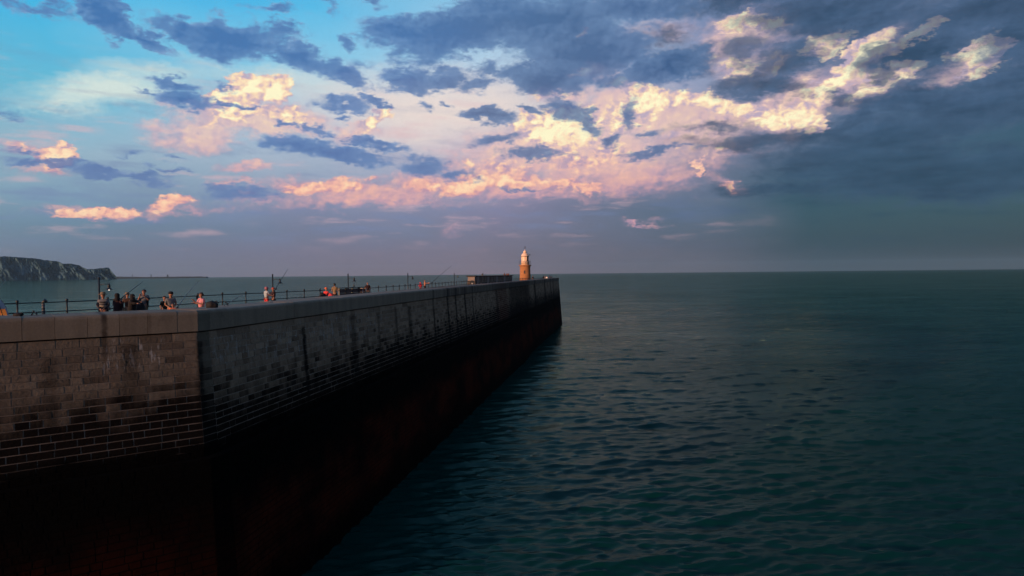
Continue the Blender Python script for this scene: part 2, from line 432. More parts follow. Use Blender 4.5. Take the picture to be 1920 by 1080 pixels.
class MB:
    """Collects simple shapes into one mesh."""
    def __init__(self):
        self.v, self.f = [], []

    def _add(self, vs, fs):
        b = len(self.v)
        self.v += [tuple(q) for q in vs]
        self.f += [tuple(i + b for i in q) for q in fs]
        return self

    def box(self, c, s, rz=0.0, ch=0.0):
        hx, hy, hz = s[0] / 2, s[1] / 2, s[2] / 2
        ca, sa = math.cos(rz), math.sin(rz)
        if ch <= 0:
            p = [(x, y, z) for z in (-hz, hz) for x, y in ((-hx, -hy), (hx, -hy), (hx, hy), (-hx, hy))]
            fs = [(3, 2, 1, 0), (4, 5, 6, 7), (0, 1, 5, 4), (1, 2, 6, 5), (2, 3, 7, 6), (3, 0, 4, 7)]
        else:
            p, fs = [], []
            rings = [(-hz, -ch), (-hz + ch, 0), (hz - ch, 0), (hz, -ch)]
            for z, q in rings:
                p += [(x * (hx + q), y * (hy + q), z) for x, y in ((-1, -1), (1, -1), (1, 1), (-1, 1))]
            for k in range(3):
                for i in range(4):
                    fs.append((k * 4 + i, k * 4 + (i + 1) % 4, k * 4 + 4 + (i + 1) % 4, k * 4 + 4 + i))
            fs += [(3, 2, 1, 0), (12, 13, 14, 15)]
        return self._add([(c[0] + x * ca - y * sa, c[1] + x * sa + y * ca, c[2] + z) for x, y, z in p], fs)

    def tube(self, pts, rad, n=8, caps=True):
        pts = [Vector(p) for p in pts]
        if not hasattr(rad, '__len__'):
            rad = [rad] * len(pts)
        vs, fs = [], []
        for i, p in enumerate(pts):
            a = pts[max(0, i - 1)]
            b = pts[min(len(pts) - 1, i + 1)]
            d = (b - a).normalized()
            u = d.cross(Vector((0, 0, 1)))
            u = u.normalized() if u.length > 1e-4 else Vector((1, 0, 0))
            w = u.cross(d)
            for k in range(n):
                t = 2 * math.pi * k / n
                vs.append(p + (u * math.cos(t) + w * math.sin(t)) * rad[i])
        for i in range(len(pts) - 1):
            for k in range(n):
                fs.append((i * n + k, i * n + (k + 1) % n, (i + 1) * n + (k + 1) % n, (i + 1) * n + k))
        if caps:
            fs.append(tuple(range(n - 1, -1, -1)))
            fs.append(tuple((len(pts) - 1) * n + k for k in range(n)))
        return self._add(vs, fs)

    def lathe(self, prof, n=24, c=(0, 0, 0), sx=1.0, sy=1.0):
        vs, fs = [], []
        for r, z in prof:
            for k in range(n):
                t = 2 * math.pi * k / n
                vs.append((c[0] + r * math.cos(t) * sx, c[1] + r * math.sin(t) * sy, c[2] + z))
        for i in range(len(prof) - 1):
            for k in range(n):
                fs.append((i * n + k, i * n + (k + 1) % n, (i + 1) * n + (k + 1) % n, (i + 1) * n + k))
        fs.append(tuple(range(n - 1, -1, -1)))
        fs.append(tuple((len(prof) - 1) * n + k for k in range(n)))
        return self._add(vs, fs)

    def ball(self, c, r, n=10, m=7, sz=1.0):
        prof = [(max(1e-3, r * math.sin(math.pi * i / m)), -r * math.cos(math.pi * i / m) * sz) for i in range(m + 1)]
        return self.lathe(prof, n, c)

    def build(self, name, mat, parent=None, smooth=False, loc=None):
        return mesh_obj(name, self.v, self.f, mat, parent, smooth, loc=loc)


# ------------------------------------------------------------------ materials
MATS = {}


def mat(name, col, rough=0.7, var=0.15, scale=6.0, metal=0.0, bump=0.0, emit=None, spec=0.5):
    """Procedural material: base colour mottled by noise."""
    if name in MATS:
        return MATS[name]
    m = bpy.data.materials.new(name)
    m.use_nodes = True
    g = Nodes(m.node_tree)
    co = g.new('ShaderNodeTexCoord').outputs['Object']
    n = g.noise(co, scale, 6, 0.6)
    f = g.lerp(n, 0.25, 0.75, 1 - var, 1 + var)
    c = g.vec('SCALE', col + (1.0,) if False else col, s=f)
    b = g.new('ShaderNodeBsdfPrincipled')
    g.put(b.inputs['Base Color'], c)
    b.inputs['Roughness'].default_value = rough
    b.inputs['Metallic'].default_value = metal
    b.inputs['Specular IOR Level'].default_value = spec
    if bump:
        bn = g.new('ShaderNodeBump')
        bn.inputs['Strength'].default_value = bump
        bn.inputs['Distance'].default_value = 0.02
        g.put(bn.inputs['Height'], n)
        g.put(b.inputs['Normal'], bn.outputs[0])
    if emit:
        b.inputs['Emission Color'].default_value = emit[0] + (1,)
        b.inputs['Emission Strength'].default_value = emit[1]
    o = g.new('ShaderNodeOutputMaterial')
    g.put(o.inputs['Surface'], b.outputs[0])
    MATS[name] = m
    return m


# ------------------------------------------------------------------ the sea
def build_sea():
    front = np.linspace(R(-66), R(66), 820)
    back = np.linspace(R(66), R(294), 90)[1:-1]
    ang = np.concatenate([front, back])
    r = np.concatenate([[0.6, 4, 8, 12, 16, 19, 22], np.geomspace(24, 620, 620), np.geomspace(640, 17000, 60)])
    A, RR = np.meshgrid(ang, r)
    X = np.sin(A) * RR
    Y = np.cos(A) * RR
    Z = np.zeros_like(X)
    DX = np.zeros_like(X)
    DY = np.zeros_like(X)
    rs = np.random.RandomState(11)
    for i in range(96):
        lam = 0.6 * (11 / 0.6) ** rs.rand()
        th = rs.normal(R(-82), R(21))         # waves run towards the camera, slightly across
        k = 2 * math.pi / lam
        kx, ky = k * math.cos(th), k * math.sin(th)
        amp = 0.0080 * lam ** 0.10
        fade = np.clip(1.4 - RR / (lam * 130), 0, 1) * np.clip((900 - RR) / 400, 0, 1)
        ph = kx * X + ky * Y + rs.rand() * 6.28
        Z += amp * np.cos(ph) * fade
        DX -= amp * 0.9 * kx / k * np.sin(ph) * fade
        DY -= amp * 0.9 * ky / k * np.sin(ph) * fade
    X = X + DX
    Y = Y + DY
    nr, na = X.shape
    verts = np.stack([X, Y, Z], -1).reshape(-1, 3).astype(np.float32)
    i = np.arange(nr - 1)[:, None] * na
    j = np.arange(na)[None, :]
    j2 = (j + 1) % na
    q = np.stack([i + j, i + j2, i + na + j2, i + na + j], -1).reshape(-1, 4).astype(np.int32)
    me = bpy.data.meshes.new('sea')
    me.vertices.add(len(verts))
    me.vertices.foreach_set('co', verts.ravel())
    me.loops.add(q.size)
    me.loops.foreach_set('vertex_index', q.ravel())
    me.polygons.add(len(q))
    me.polygons.foreach_set('loop_start', np.arange(0, q.size, 4, dtype=np.int32))
    me.polygons.foreach_set('loop_total', np.full(len(q), 4, np.int32))
    me.polygons.foreach_set('use_smooth', np.ones(len(q), bool))
    me.update(calc_edges=True)
    m = bpy.data.materials.new('sea_water')
    m.use_nodes = True
    g = Nodes(m.node_tree)
    pos = g.new('ShaderNodeNewGeometry').outputs['Position']
    n1 = g.noise(g.vec('MULTIPLY', pos, (0.42, 1.0, 1.0)), 2.1, 6, 0.68)
    n2 = g.noise(g.vec('MULTIPLY', pos, (0.5, 1.0, 1.0)), 0.16, 5, 0.6)
    n3 = g.noise(g.vec('MULTIPLY', pos, (0.25, 1.0, 1.0)), 0.02, 4, 0.6)
    n4 = g.noise(g.vec('MULTIPLY', pos, (0.45, 1.0, 1.0)), 0.035, 5, 0.65)
    b1 = g.new('ShaderNodeBump')
    b1.inputs['Strength'].default_value = 0.38
    b1.inputs['Distance'].default_value = 0.11
    g.put(b1.inputs['Height'], n1)
    b2 = g.new('ShaderNodeBump')
    b2.inputs['Strength'].default_value = 0.3
    b2.inputs['Distance'].default_value = 0.6
    g.put(b2.inputs['Height'], n2)
    g.put(b2.inputs['Normal'], b1.outputs[0])
    c = g.mix(g.step(n3, 0.35, 0.65), (0.0012, 0.030, 0.0260, 1), (0.0015, 0.037, 0.0315, 1))
    body = g.new('ShaderNodeBsdfDiffuse')
    g.put(body.inputs['Color'], c)
    g.put(body.inputs['Normal'], b2.outputs[0])
    gl = g.new('ShaderNodeBsdfGlossy')
    gl.inputs['Roughness'].default_value = 0.07
    gl.inputs['Color'].default_value = (0.70, 0.88, 0.76, 1)
    g.put(gl.inputs['Normal'], b2.outputs[0])
    fr = g.new('ShaderNodeFresnel')
    fr.inputs['IOR'].default_value = 1.333
    g.put(fr.inputs['Normal'], b2.outputs[0])
    # crests hide troughs at grazing angles, so the choppy sea never becomes a mirror
    f = g.math('MULTIPLY', g.math('POWER', fr.outputs[0], 1.0), g.lerp(n4, 0.3, 0.7, 0.38, 0.62), clamp=True)
    mx = g.new('ShaderNodeMixShader')
    g.put(mx.inputs[0], f)
    g.put(mx.inputs[1], body.outputs[0])
    g.put(mx.inputs[2], gl.outputs[0])
    o = g.new('ShaderNodeOutputMaterial')
    g.put(o.inputs['Surface'], mx.outputs[0])
    me.materials.append(m)
    ob = bpy.data.objects.new('sea', me)
    link(ob)
    ob['kind'] = 'structure'


build_sea()


# ------------------------------------------------------------------ chalk headland and far breakwater
def build_headland():
    top = [(-700, 466), (-420, 470), (-200, 474), (-60, 477), (0, 479.5), (14, 479), (30, 481), (46, 482), (60, 483), (75, 485), (85, 487), (100, 488), (108, 489.5), (118, 494),
           (132, 494), (148, 496.5), (156, 501), (164, 504.5), (176, 504), (190, 502), (198, 501), (204, 501.5), (209, 508), (214, 514), (219, 519.5)]
    xs = [q[0] for q in top]
    ys = [q[1] for q in top]
    N, M = 420, 34
    verts, faces = [], []
    for i in range(N):
        px = -700 + (219 + 700) * (i / (N - 1)) ** 0.62
        py = np.interp(px, xs, ys)
        D = 6400 - 2.2 * (219 - px) if px > -200 else 5480
        d = ray(px, py)
        P = d * (D / d.y)
        h = CAM_Z + P.z
        h += 5.0 * mnoise.fractal(Vector((px * 0.11, 3.3, 0)), 1.0, 2.0, 4) * min(1, (219 - px) / 30)
        h = max(h, 1.0)
        out = Vector((P.x, P.y, 0)).normalized()
        for j in range(M):
            t = j / (M - 1)
            if t <= 0.75:                      # the face: talus, then steep chalk
                q = t / 0.75
                z = h * q - 8 * (1 - q)
                back = h * (0.95 * q + 0.25 * math.sin(q * 3.1))
            else:
                q = (t - 0.75) / 0.25
                z = h + 18 * q * math.sin(px * .02) * 0.4 - h * 0.5 * q * q
                back = h * 0.95 + 900 * q
            gx = px * 0.05
            gul = mnoise.fractal(Vector((gx + t * 1.6, t * 1.1, 0.5)), 0.9, 2.1, 5) * 85 * math.sin(math.pi * min(1, t / 0.76)) + mnoise.fractal(Vector((gx * 4, t * 3, 7.5)), 0.9, 2.1, 4) * 22 * (1 if t < .75 else .2)
            pos = Vector((P.x, P.y, 0)) + out * (back + gul)
            # the outline seen from the pier keeps its height
            verts.append((pos.x, pos.y, z))
    for i in range(N - 1):
        for j in range(M - 1):
            a = i * M + j
            faces.append((a, a + M, a + M + 1, a + 1))
    m = bpy.data.materials.new('shaded_chalk_cliff')
    m.use_nodes = True
    g = Nodes(m.node_tree)
    geo = g.new('ShaderNodeNewGeometry')
    pos = geo.outputs['Position']
    _, _, pz = g.sep(pos)
    nz = g.sep(geo.outputs['Normal'])[2]
    n1 = g.noise(g.vec('MULTIPLY', pos, (1, 1, 0.45)), 0.013, 6, 0.62)
    n2 = g.noise(pos, 0.06, 5, 0.6)
    f = g.add(g.mul(n1, 1.0), g.add(g.mul(n2, 0.25), g.mul(g.sub(nz, 0.5), 0.18)))
    green = g.step(f, 0.52, 0.66)
    c = g.mix(green, (0.062, 0.130, 0.165, 1), (0.004, 0.020, 0.028, 1))  # chalk and scrub toned dark blue: cloud shade put into the colour
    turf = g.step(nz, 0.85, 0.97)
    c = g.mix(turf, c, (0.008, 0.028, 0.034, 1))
    b = g.new('ShaderNodeBsdfPrincipled')
    g.put(b.inputs['Base Color'], c)
    b.inputs['Roughness'].default_value = 0.95
    b.inputs['Specular IOR Level'].default_value = 0.1
    o = g.new('ShaderNodeOutputMaterial')
    g.put(o.inputs['Surface'], b.outputs[0])
    ob = mesh_obj('headland', verts, faces, m, smooth=False)
    ob['kind'] = 'structure'
    # far breakwater, low on the horizon
    D = 9000
    root = at_depth(300, D)
    t = thing('far_breakwater', 'thin dark harbour breakwater on the horizon beyond the chalk headland', 'breakwater', (root.x, root.y, 0))
    bm_ = mat('far_concrete', (0.012, 0.022, 0.028), 0.9, 0.1, 0.01)
    x0, x1 = at_depth(205, D).x - root.x, at_depth(389, D).x - root.x
    n = 60
    vs, fs = [], []
    for i in range(n + 1):
        x = x0 + (x1 - x0) * i / n
        h = 19 + 12 * max(0, 1 - i / 22) + 3.5 * mnoise.noise(Vector((i * .7, 0, 1))) if i < n - 3 else 15
        vs += [(x, -40, -5), (x, -25, h), (x, 25, h), (x, 40, -5)]
        if i:
            for k in range(3):
                a = (i - 1) * 4 + k
                fs.append((a, a + 4, a + 5, a + 1))
    fs += [(0, 1, 2, 3), (n * 4 + 3, n * 4 + 2, n * 4 + 1, n * 4)]
    mesh_obj('mole', vs, fs, bm_, t)
    for px, h, w in ((249, 42, 5), (284, 40, 6), (315, 34, 12)):
        x = at_depth(px, D).x - root.x
        MB().box((x, 0, 14 + h / 2), (w, w, h), ch=1).box((x, 0, 15), (w * 2.4, w * 2.4, 14), ch=1).build('beacon_tower', bm_, t)


build_headland()

# ------------------------------------------------------------------ the pier
DECK = 12.65
PTOP = 13.70
PBASE = 12.86
KX, KY = -12.9, 28.2
K2 = Vector((KX, KY))
dR = (Vector((13.9, 203.0)) - K2)
LEN_R = dR.length
dR.normalize()
nR = Vector((dR.y, -dR.x))
dL = (Vector((-18.12, 24.13)) - K2).normalized()
LEN_L = 21.0
nL = Vector((-dL.y, dL.x))
if nL.y > 0:
    nL = -nL
BATTER = 0.075


def off(z):
    return BATTER * (PBASE - z)


# a short splayed facet turns the corner between the two long faces
ORG = {'R': K2 + dR * 0.55, 'L': K2 + dL * 0.15}
ORG['C'] = ORG['L']
dC = ORG['R'] - ORG['L']
LEN_C = dC.length
dC.normalize()
nC = Vector((dC.y, -dC.x))
LEN_R -= 0.55
LEN_L -= 0.15
SECT = {'R': (dR, nR, LEN_R), 'L': (dL, nL, LEN_L), 'C': (dC, nC, LEN_C)}


def inter(s1, s2, o):
    """Distance along face s1 at which it meets face s2 when both are pushed out by o."""
    d1, n1, _ = SECT[s1]
    d2, n2, _ = SECT[s2]
    m = Matrix(((d1.x, -d2.x), (d1.y, -d2.y)))
    return (m.inverted() @ ((ORG[s2] + n2 * o) - (ORG[s1] + n1 * o)))[0]


def u_start(s, o):
    return inter(s, {'R': 'C', 'L': 'C', 'C': 'L'}[s], o)


def u_end(s, o):
    return inter('C', 'R', o) if s == 'C' else SECT[s][2]


PLINTH_Z, PLINTH_OUT, PLINTH_END = 7.72, 0.38, 96.0


def wall_pt(s, u, z, t=0.0):
    d, n, _ = SECT[s]
    p = ORG[s] + d * u + n * (off(z) + t)
    return (p.x, p.y, z)


def ucoord(g, pos, s):
    d, n, _ = SECT[s]
    return g.vec('DOT_PRODUCT', g.vec('SUBTRACT', pos, (KX, KY, 0)), (d.x, d.y, 0))


def u_of_px(px, py, z):
    """Distance along the right face of a point seen in the photo at height z on the face."""
    d = ray(px, py)
    t = (z - CAM_Z) / d.z
    return (Vector((d.x * t, d.y * t)) - K2).dot(dR)


def stain_fields(g, pos, s):
    """Wear of the old wall: dark runs under drains, lime runs, tide staining."""
    u = ucoord(g, pos, s)
    z = g.sep(pos)[2]
    uz = g.comb(u, 0.0, z)
    big = g.noise(uz, 0.38, 5, 0.62)
    mid = g.noise(uz, 1.6, 5, 0.62)
    run = g.noise(g.comb(g.mul(u, 1.0), 0.0, g.mul(z, 0.10)), 1.7, 5, 0.6)
    wob = g.mul(g.sub(g.noise(g.comb(0.0, 0.0, z), 1.6, 4, 0.6), 0.5), 0.35)
    uw = g.add(u, wob)
    runs = {'R': [(0.15, 0.20, 12.4, 8.6, 1.0), (9.2, 0.22, 12.3, 8.0, .95), (16.2, .5, 12.5, 7.5, .55), (21.0, .25, 12.3, 8.5, .5), (25.0, .3, 12.6, 8.0, .6), (28.5, .5, 12.5, 8.0, .6), (36.0, .3, 13.7, 8.0, .8), (41.5, .35, 13.7, 7.8, 1.0),
                  (45.0, .35, 13.7, 7.8, .9), (49.5, .4, 13.7, 7.8, 1.0), (53.5, .35, 13.7, 8.2, .85), (70, .8, 12.8, 8, .6), (116.0, 1.6, 13.8, 6.5, .9), (136.0, 1.6, 13.8, 7.0, .8), (150, 1.2, 13.8, 7.0, .7), (158, 1.6, 13.7, 7, .5)],
            'L': [(0.05, 0.14, 12.4, 9.0, .8), (3.45, 0.10, 13.72, 12.2, .85), (1.9, .06, 13.6, 13.2, .5), (2.6, .30, 12.5, 10.5, .55), (5.2, .22, 12.2, 9.5, .4)]}[s]
    dark = None
    for (u0, w, za, zb, k) in runs:
        lat = g.step(g.math('ABSOLUTE', g.sub(uw, u0)), w * 1.5, w * 0.35)
        ver = g.mul(g.step(z, zb - 1.2, zb + 0.8), g.step(z, za + 0.15, za - 0.1))
        v = g.mul(g.mul(lat, ver), k)
        dark = v if dark is None else g.math('MAXIMUM', dark, v)
    dark = g.math('MULTIPLY', dark, g.lerp(mid, 0.3, 0.6, 0.55, 1.15), clamp=True)
    if s == 'R':
        wet = g.mul(g.step(u, 78.0, 84.0), g.step(u, 110.0, 104.0))   # dripping dark bay
        wet = g.mul(wet, g.step(g.add(mid, g.mul(run, 0.5)), 0.48, 0.78, 1.0, 0.75))
        dark = g.math('MAXIMUM', dark, wet)
        rust = g.mul(g.step(u, 66.0, 73.0), g.step(u, 81.0, 78.0))
    else:
        rust = None
    # heights at which the tide has blackened the stone
    zt = g.add(z, g.add(g.mul(g.sub(big, 0.5), 3.4), g.mul(g.sub(run, 0.5), 1.8)))
    tide = g.step(zt, 11.1 if s == 'L' else 10.6, 9.5 if s == 'L' else 8.9)
    weed = g.step(g.add(z, g.add(g.mul(g.sub(big, 0.5), 0.9), g.mul(g.sub(mid, 0.5), 0.8))), 8.6, 8.0)
    if s == 'L':
        lime = g.mul(g.mul(g.step(z, 11.2, 11.9), g.step(z, 12.82, 12.6)), g.mul(g.step(u, 1.2, 1.7), g.step(u, 4.4, 3.9)))
    else:
        lime = g.mul(g.mul(g.step(z, 10.5, 11.4), g.step(z, 12.8, 12.4)), g.step(u, 26.0, 18.0, 0.0, 0.7))
    rn = g.noise(g.comb(g.mul(u, 1.0), 0.0, g.mul(z, 0.22)), 5.2, 4, 0.65)
    lime = g.mul(lime, g.step(g.add(rn, g.mul(g.sub(mid, 0.5), 0.4)), 0.54, 0.64))
    return u, z, big, mid, run, dark, tide, weed, lime, rust


def stone_material(s):
    m = bpy.data.materials.new('wall_stone_' + ('seaward' if s == 'R' else 'landward'))
    m.use_nodes = True
    g = Nodes(m.node_tree)
    pos = g.new('ShaderNodeNewGeometry').outputs['Position']
    at = g.new('ShaderNodeAttribute', attribute_name='tint').outputs['Fac']
    u, z, big, mid, run, dark, tide, weed, lime, rust = stain_fields(g, pos, s)
    fine = g.noise(pos, 9.0, 6, 0.65)
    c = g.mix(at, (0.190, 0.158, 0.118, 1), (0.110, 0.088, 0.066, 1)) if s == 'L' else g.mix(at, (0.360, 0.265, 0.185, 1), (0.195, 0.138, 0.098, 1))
    c = g.mix(g.step(big, 0.45, 0.7, 0.0, 0.45), c, (0.10, 0.055, 0.040, 1))
    c = g.vec('SCALE', c, s=g.lerp(fine, 0.25, 0.75, 0.72, 1.28))
    c = g.mix(lime, c, (0.34, 0.33, 0.31, 1))
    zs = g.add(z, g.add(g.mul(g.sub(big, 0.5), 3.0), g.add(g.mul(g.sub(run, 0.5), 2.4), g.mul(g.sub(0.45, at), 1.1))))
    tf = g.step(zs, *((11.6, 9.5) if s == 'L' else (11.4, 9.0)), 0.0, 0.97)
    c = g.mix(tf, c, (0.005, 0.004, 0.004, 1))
    if rust is not None:
        c = g.mix(g.mul(rust, 0.6), c, (0.075, 0.022, 0.014, 1))
    c = g.mix(g.mul(dark, 0.93), c, (0.009, 0.008, 0.008, 1))
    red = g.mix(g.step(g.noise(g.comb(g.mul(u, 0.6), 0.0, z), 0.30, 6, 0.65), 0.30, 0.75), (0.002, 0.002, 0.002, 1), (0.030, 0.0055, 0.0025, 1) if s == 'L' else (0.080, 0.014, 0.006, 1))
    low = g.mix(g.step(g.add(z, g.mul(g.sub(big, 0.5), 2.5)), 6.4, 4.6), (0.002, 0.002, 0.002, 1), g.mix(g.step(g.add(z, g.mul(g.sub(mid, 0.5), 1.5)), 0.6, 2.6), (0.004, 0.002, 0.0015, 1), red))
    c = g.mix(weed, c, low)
    b = g.new('ShaderNodeBsdfPrincipled')
    g.put(b.inputs['Base Color'], c)
    b.inputs['Roughness'].default_value = 0.9
    b.inputs['Specular IOR Level'].default_value = 0.04
    bn = g.new('ShaderNodeBump')
    bn.inputs['Strength'].default_value = 0.7
    bn.inputs['Distance'].default_value = 0.03
    g.put(bn.inputs['Height'], g.add(fine, mid))
    g.put(b.inputs['Normal'], bn.outputs[0])
    o = g.new('ShaderNodeOutputMaterial')
    g.put(o.inputs['Surface'], b.outputs[0])
    return m


def mortar_material(s):
    m = bpy.data.materials.new('lime_mortar_' + ('seaward' if s == 'R' else 'landward'))
    m.use_nodes = True
    g = Nodes(m.node_tree)
    pos = g.new('ShaderNodeNewGeometry').outputs['Position']
    u, z, big, mid, run, dark, tide, weed, lime, rust = stain_fields(g, pos, s)
    c = g.mix(g.step(mid, 0.35, 0.65), (0.20, 0.172, 0.140, 1), (0.15, 0.125, 0.10, 1))
    c = g.mix(tide, c, g.mix(g.step(mid, 0.35, 0.65), (0.19, 0.162, 0.138, 1), (0.10, 0.085, 0.072, 1)))
    c = g.mix(lime, c, (0.36, 0.35, 0.33, 1))
    c = g.mix(g.mul(dark, 0.9), c, (0.012, 0.010, 0.010, 1))
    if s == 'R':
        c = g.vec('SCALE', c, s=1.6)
    c = g.mix(weed, c, (0.003, 0.003, 0.003, 1))
    b = g.new('ShaderNodeBsdfPrincipled')
    g.put(b.inputs['Base Color'], c)
    b.inputs['Roughness'].default_value = 0.9
    b.inputs['Specular IOR Level'].default_value = 0.03
    o = g.new('ShaderNodeOutputMaterial')
    g.put(o.inputs['Surface'], b.outputs[0])
    return m


def coping_material(s):
    m = bpy.data.materials.new('coping_' + ('seaward' if s == 'R' else 'landward'))
    m.use_nodes = True
    g = Nodes(m.node_tree)
    pos = g.new('ShaderNodeNewGeometry').outputs['Position']
    oi = g.new('ShaderNodeObjectInfo').outputs['Random']
    u, z, big, mid, run, dark, tide, weed, lime, rust = stain_fields(g, pos, s)
    fine = g.noise(pos, 14.0, 6, 0.6)
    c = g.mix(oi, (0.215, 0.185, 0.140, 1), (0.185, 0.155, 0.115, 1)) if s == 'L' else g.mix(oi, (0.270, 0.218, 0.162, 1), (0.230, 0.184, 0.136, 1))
    c = g.vec('SCALE', c, s=g.lerp(fine, 0.3, 0.7, 0.86, 1.12))
    c = g.vec('SCALE', c, s=g.lerp(big, 0.3, 0.7, 0.85, 1.1))
    if s == 'R':
        c = g.mix(g.mul(g.step(u, 34.0, 44.0), g.step(run, 0.3, 0.6, 0.25, 0.75)), c, (0.070, 0.055, 0.046, 1))
        c = g.mix(g.mul(rust, 0.7), c, (0.06, 0.03, 0.022, 1))
    c = g.vec('SCALE', c, s=g.lerp(run, 0.3, 0.7, 1.14, 0.78))
    c = g.mix(g.step(mid, 0.60, 0.74, 0.0, 0.5), c, (0.10, 0.085, 0.068, 1))
    c = g.mix(g.mul(dark, 0.9), c, (0.025, 0.018, 0.015, 1))
    b = g.new('ShaderNodeBsdfPrincipled')
    g.put(b.inputs['Base Color'], c)
    b.inputs['Roughness'].default_value = 0.85
    b.inputs['Specular IOR Level'].default_value = 0.2
    bn = g.new('ShaderNodeBump')
    bn.inputs['Strength'].default_value = 0.4
    bn.inputs['Distance'].default_value = 0.01
    g.put(bn.inputs['Height'], fine)
    g.put(b.inputs['Normal'], bn.outputs[0])
    o = g.new('ShaderNodeOutputMaterial')
    g.put(o.inputs['Surface'], b.outputs[0])
    return m


PIER = thing('harbour_pier', 'long dark stone harbour wall running out to the lighthouse', 'pier', (KX, KY, 0))
PO = (KX, KY, 0)
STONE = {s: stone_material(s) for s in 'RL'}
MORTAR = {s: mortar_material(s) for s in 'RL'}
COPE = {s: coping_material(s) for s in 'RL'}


def build_wall_core(s):
    L = SECT[s][2]
    zs = [PBASE - 0.06] + list(np.arange(12.4, PLINTH_Z, -0.6)) + [PLINTH_Z]
    low = [PLINTH_Z - 0.01] + list(np.arange(7.0, -1.6, -0.8)) + [-1.6]
    verts, faces = [], []

    fwd = s != 'L'

    def strip(levels, t, uhi=None):
        base = len(verts)
        nu = max(2, int(L / 4))
        for z in levels:
            a = u_start(s, off(z) + t)
            e = u_end(s, off(z) + t) if uhi is None else uhi
            for i in range(nu + 1):
                verts.append(wall_pt(s, a + (e - a) * i / nu, z, t))
        for r in range(len(levels) - 1):
            for i in range(nu):
                a = base + r * (nu + 1) + i
                q = (a, a + nu + 1, a + nu + 2, a + 1)
                faces.append(q if fwd else q[::-1])
        return base, nu
    strip(zs + list(low), 0.0)
    b1, n1 = strip(low, PLINTH_OUT, PLINTH_END if s == 'R' else None)
    # top of the ledge, back to the face
    b2, n2 = strip([PLINTH_Z - 0.01], 0.0, PLINTH_END if s == 'R' else None)
    for i in range(n1):
        q = (b1 + i, b1 + i + 1, b2 + i + 1, b2 + i)
        faces.append(q if fwd else q[::-1])
    if s == 'R':        # end of the ledge
        for k in range(len(low) - 1):
            za, zb = low[k], low[k + 1]
            b = len(verts)
            verts.extend([wall_pt(s, PLINTH_END, za, PLINTH_OUT), wall_pt(s, PLINTH_END, zb, PLINTH_OUT), wall_pt(s, PLINTH_END, zb, 0), wall_pt(s, PLINTH_END, za, 0)])
            faces.append((b, b + 1, b + 2, b + 3))
    # top bed under the coping
    b = len(verts)
    for uf in (u_start, u_end):
        verts.append(wall_pt(s, uf(s, 0.0), PBASE - 0.06, 0.0))
        verts.append(wall_pt(s, uf(s, -1.9), PBASE - 0.06, -1.9))
    faces.append((b, b + 2, b + 3, b + 1) if fwd else (b, b + 1, b + 3, b + 2))
    return mesh_obj('sea_wall', verts, faces, MORTAR[s], PIER, origin=PO)


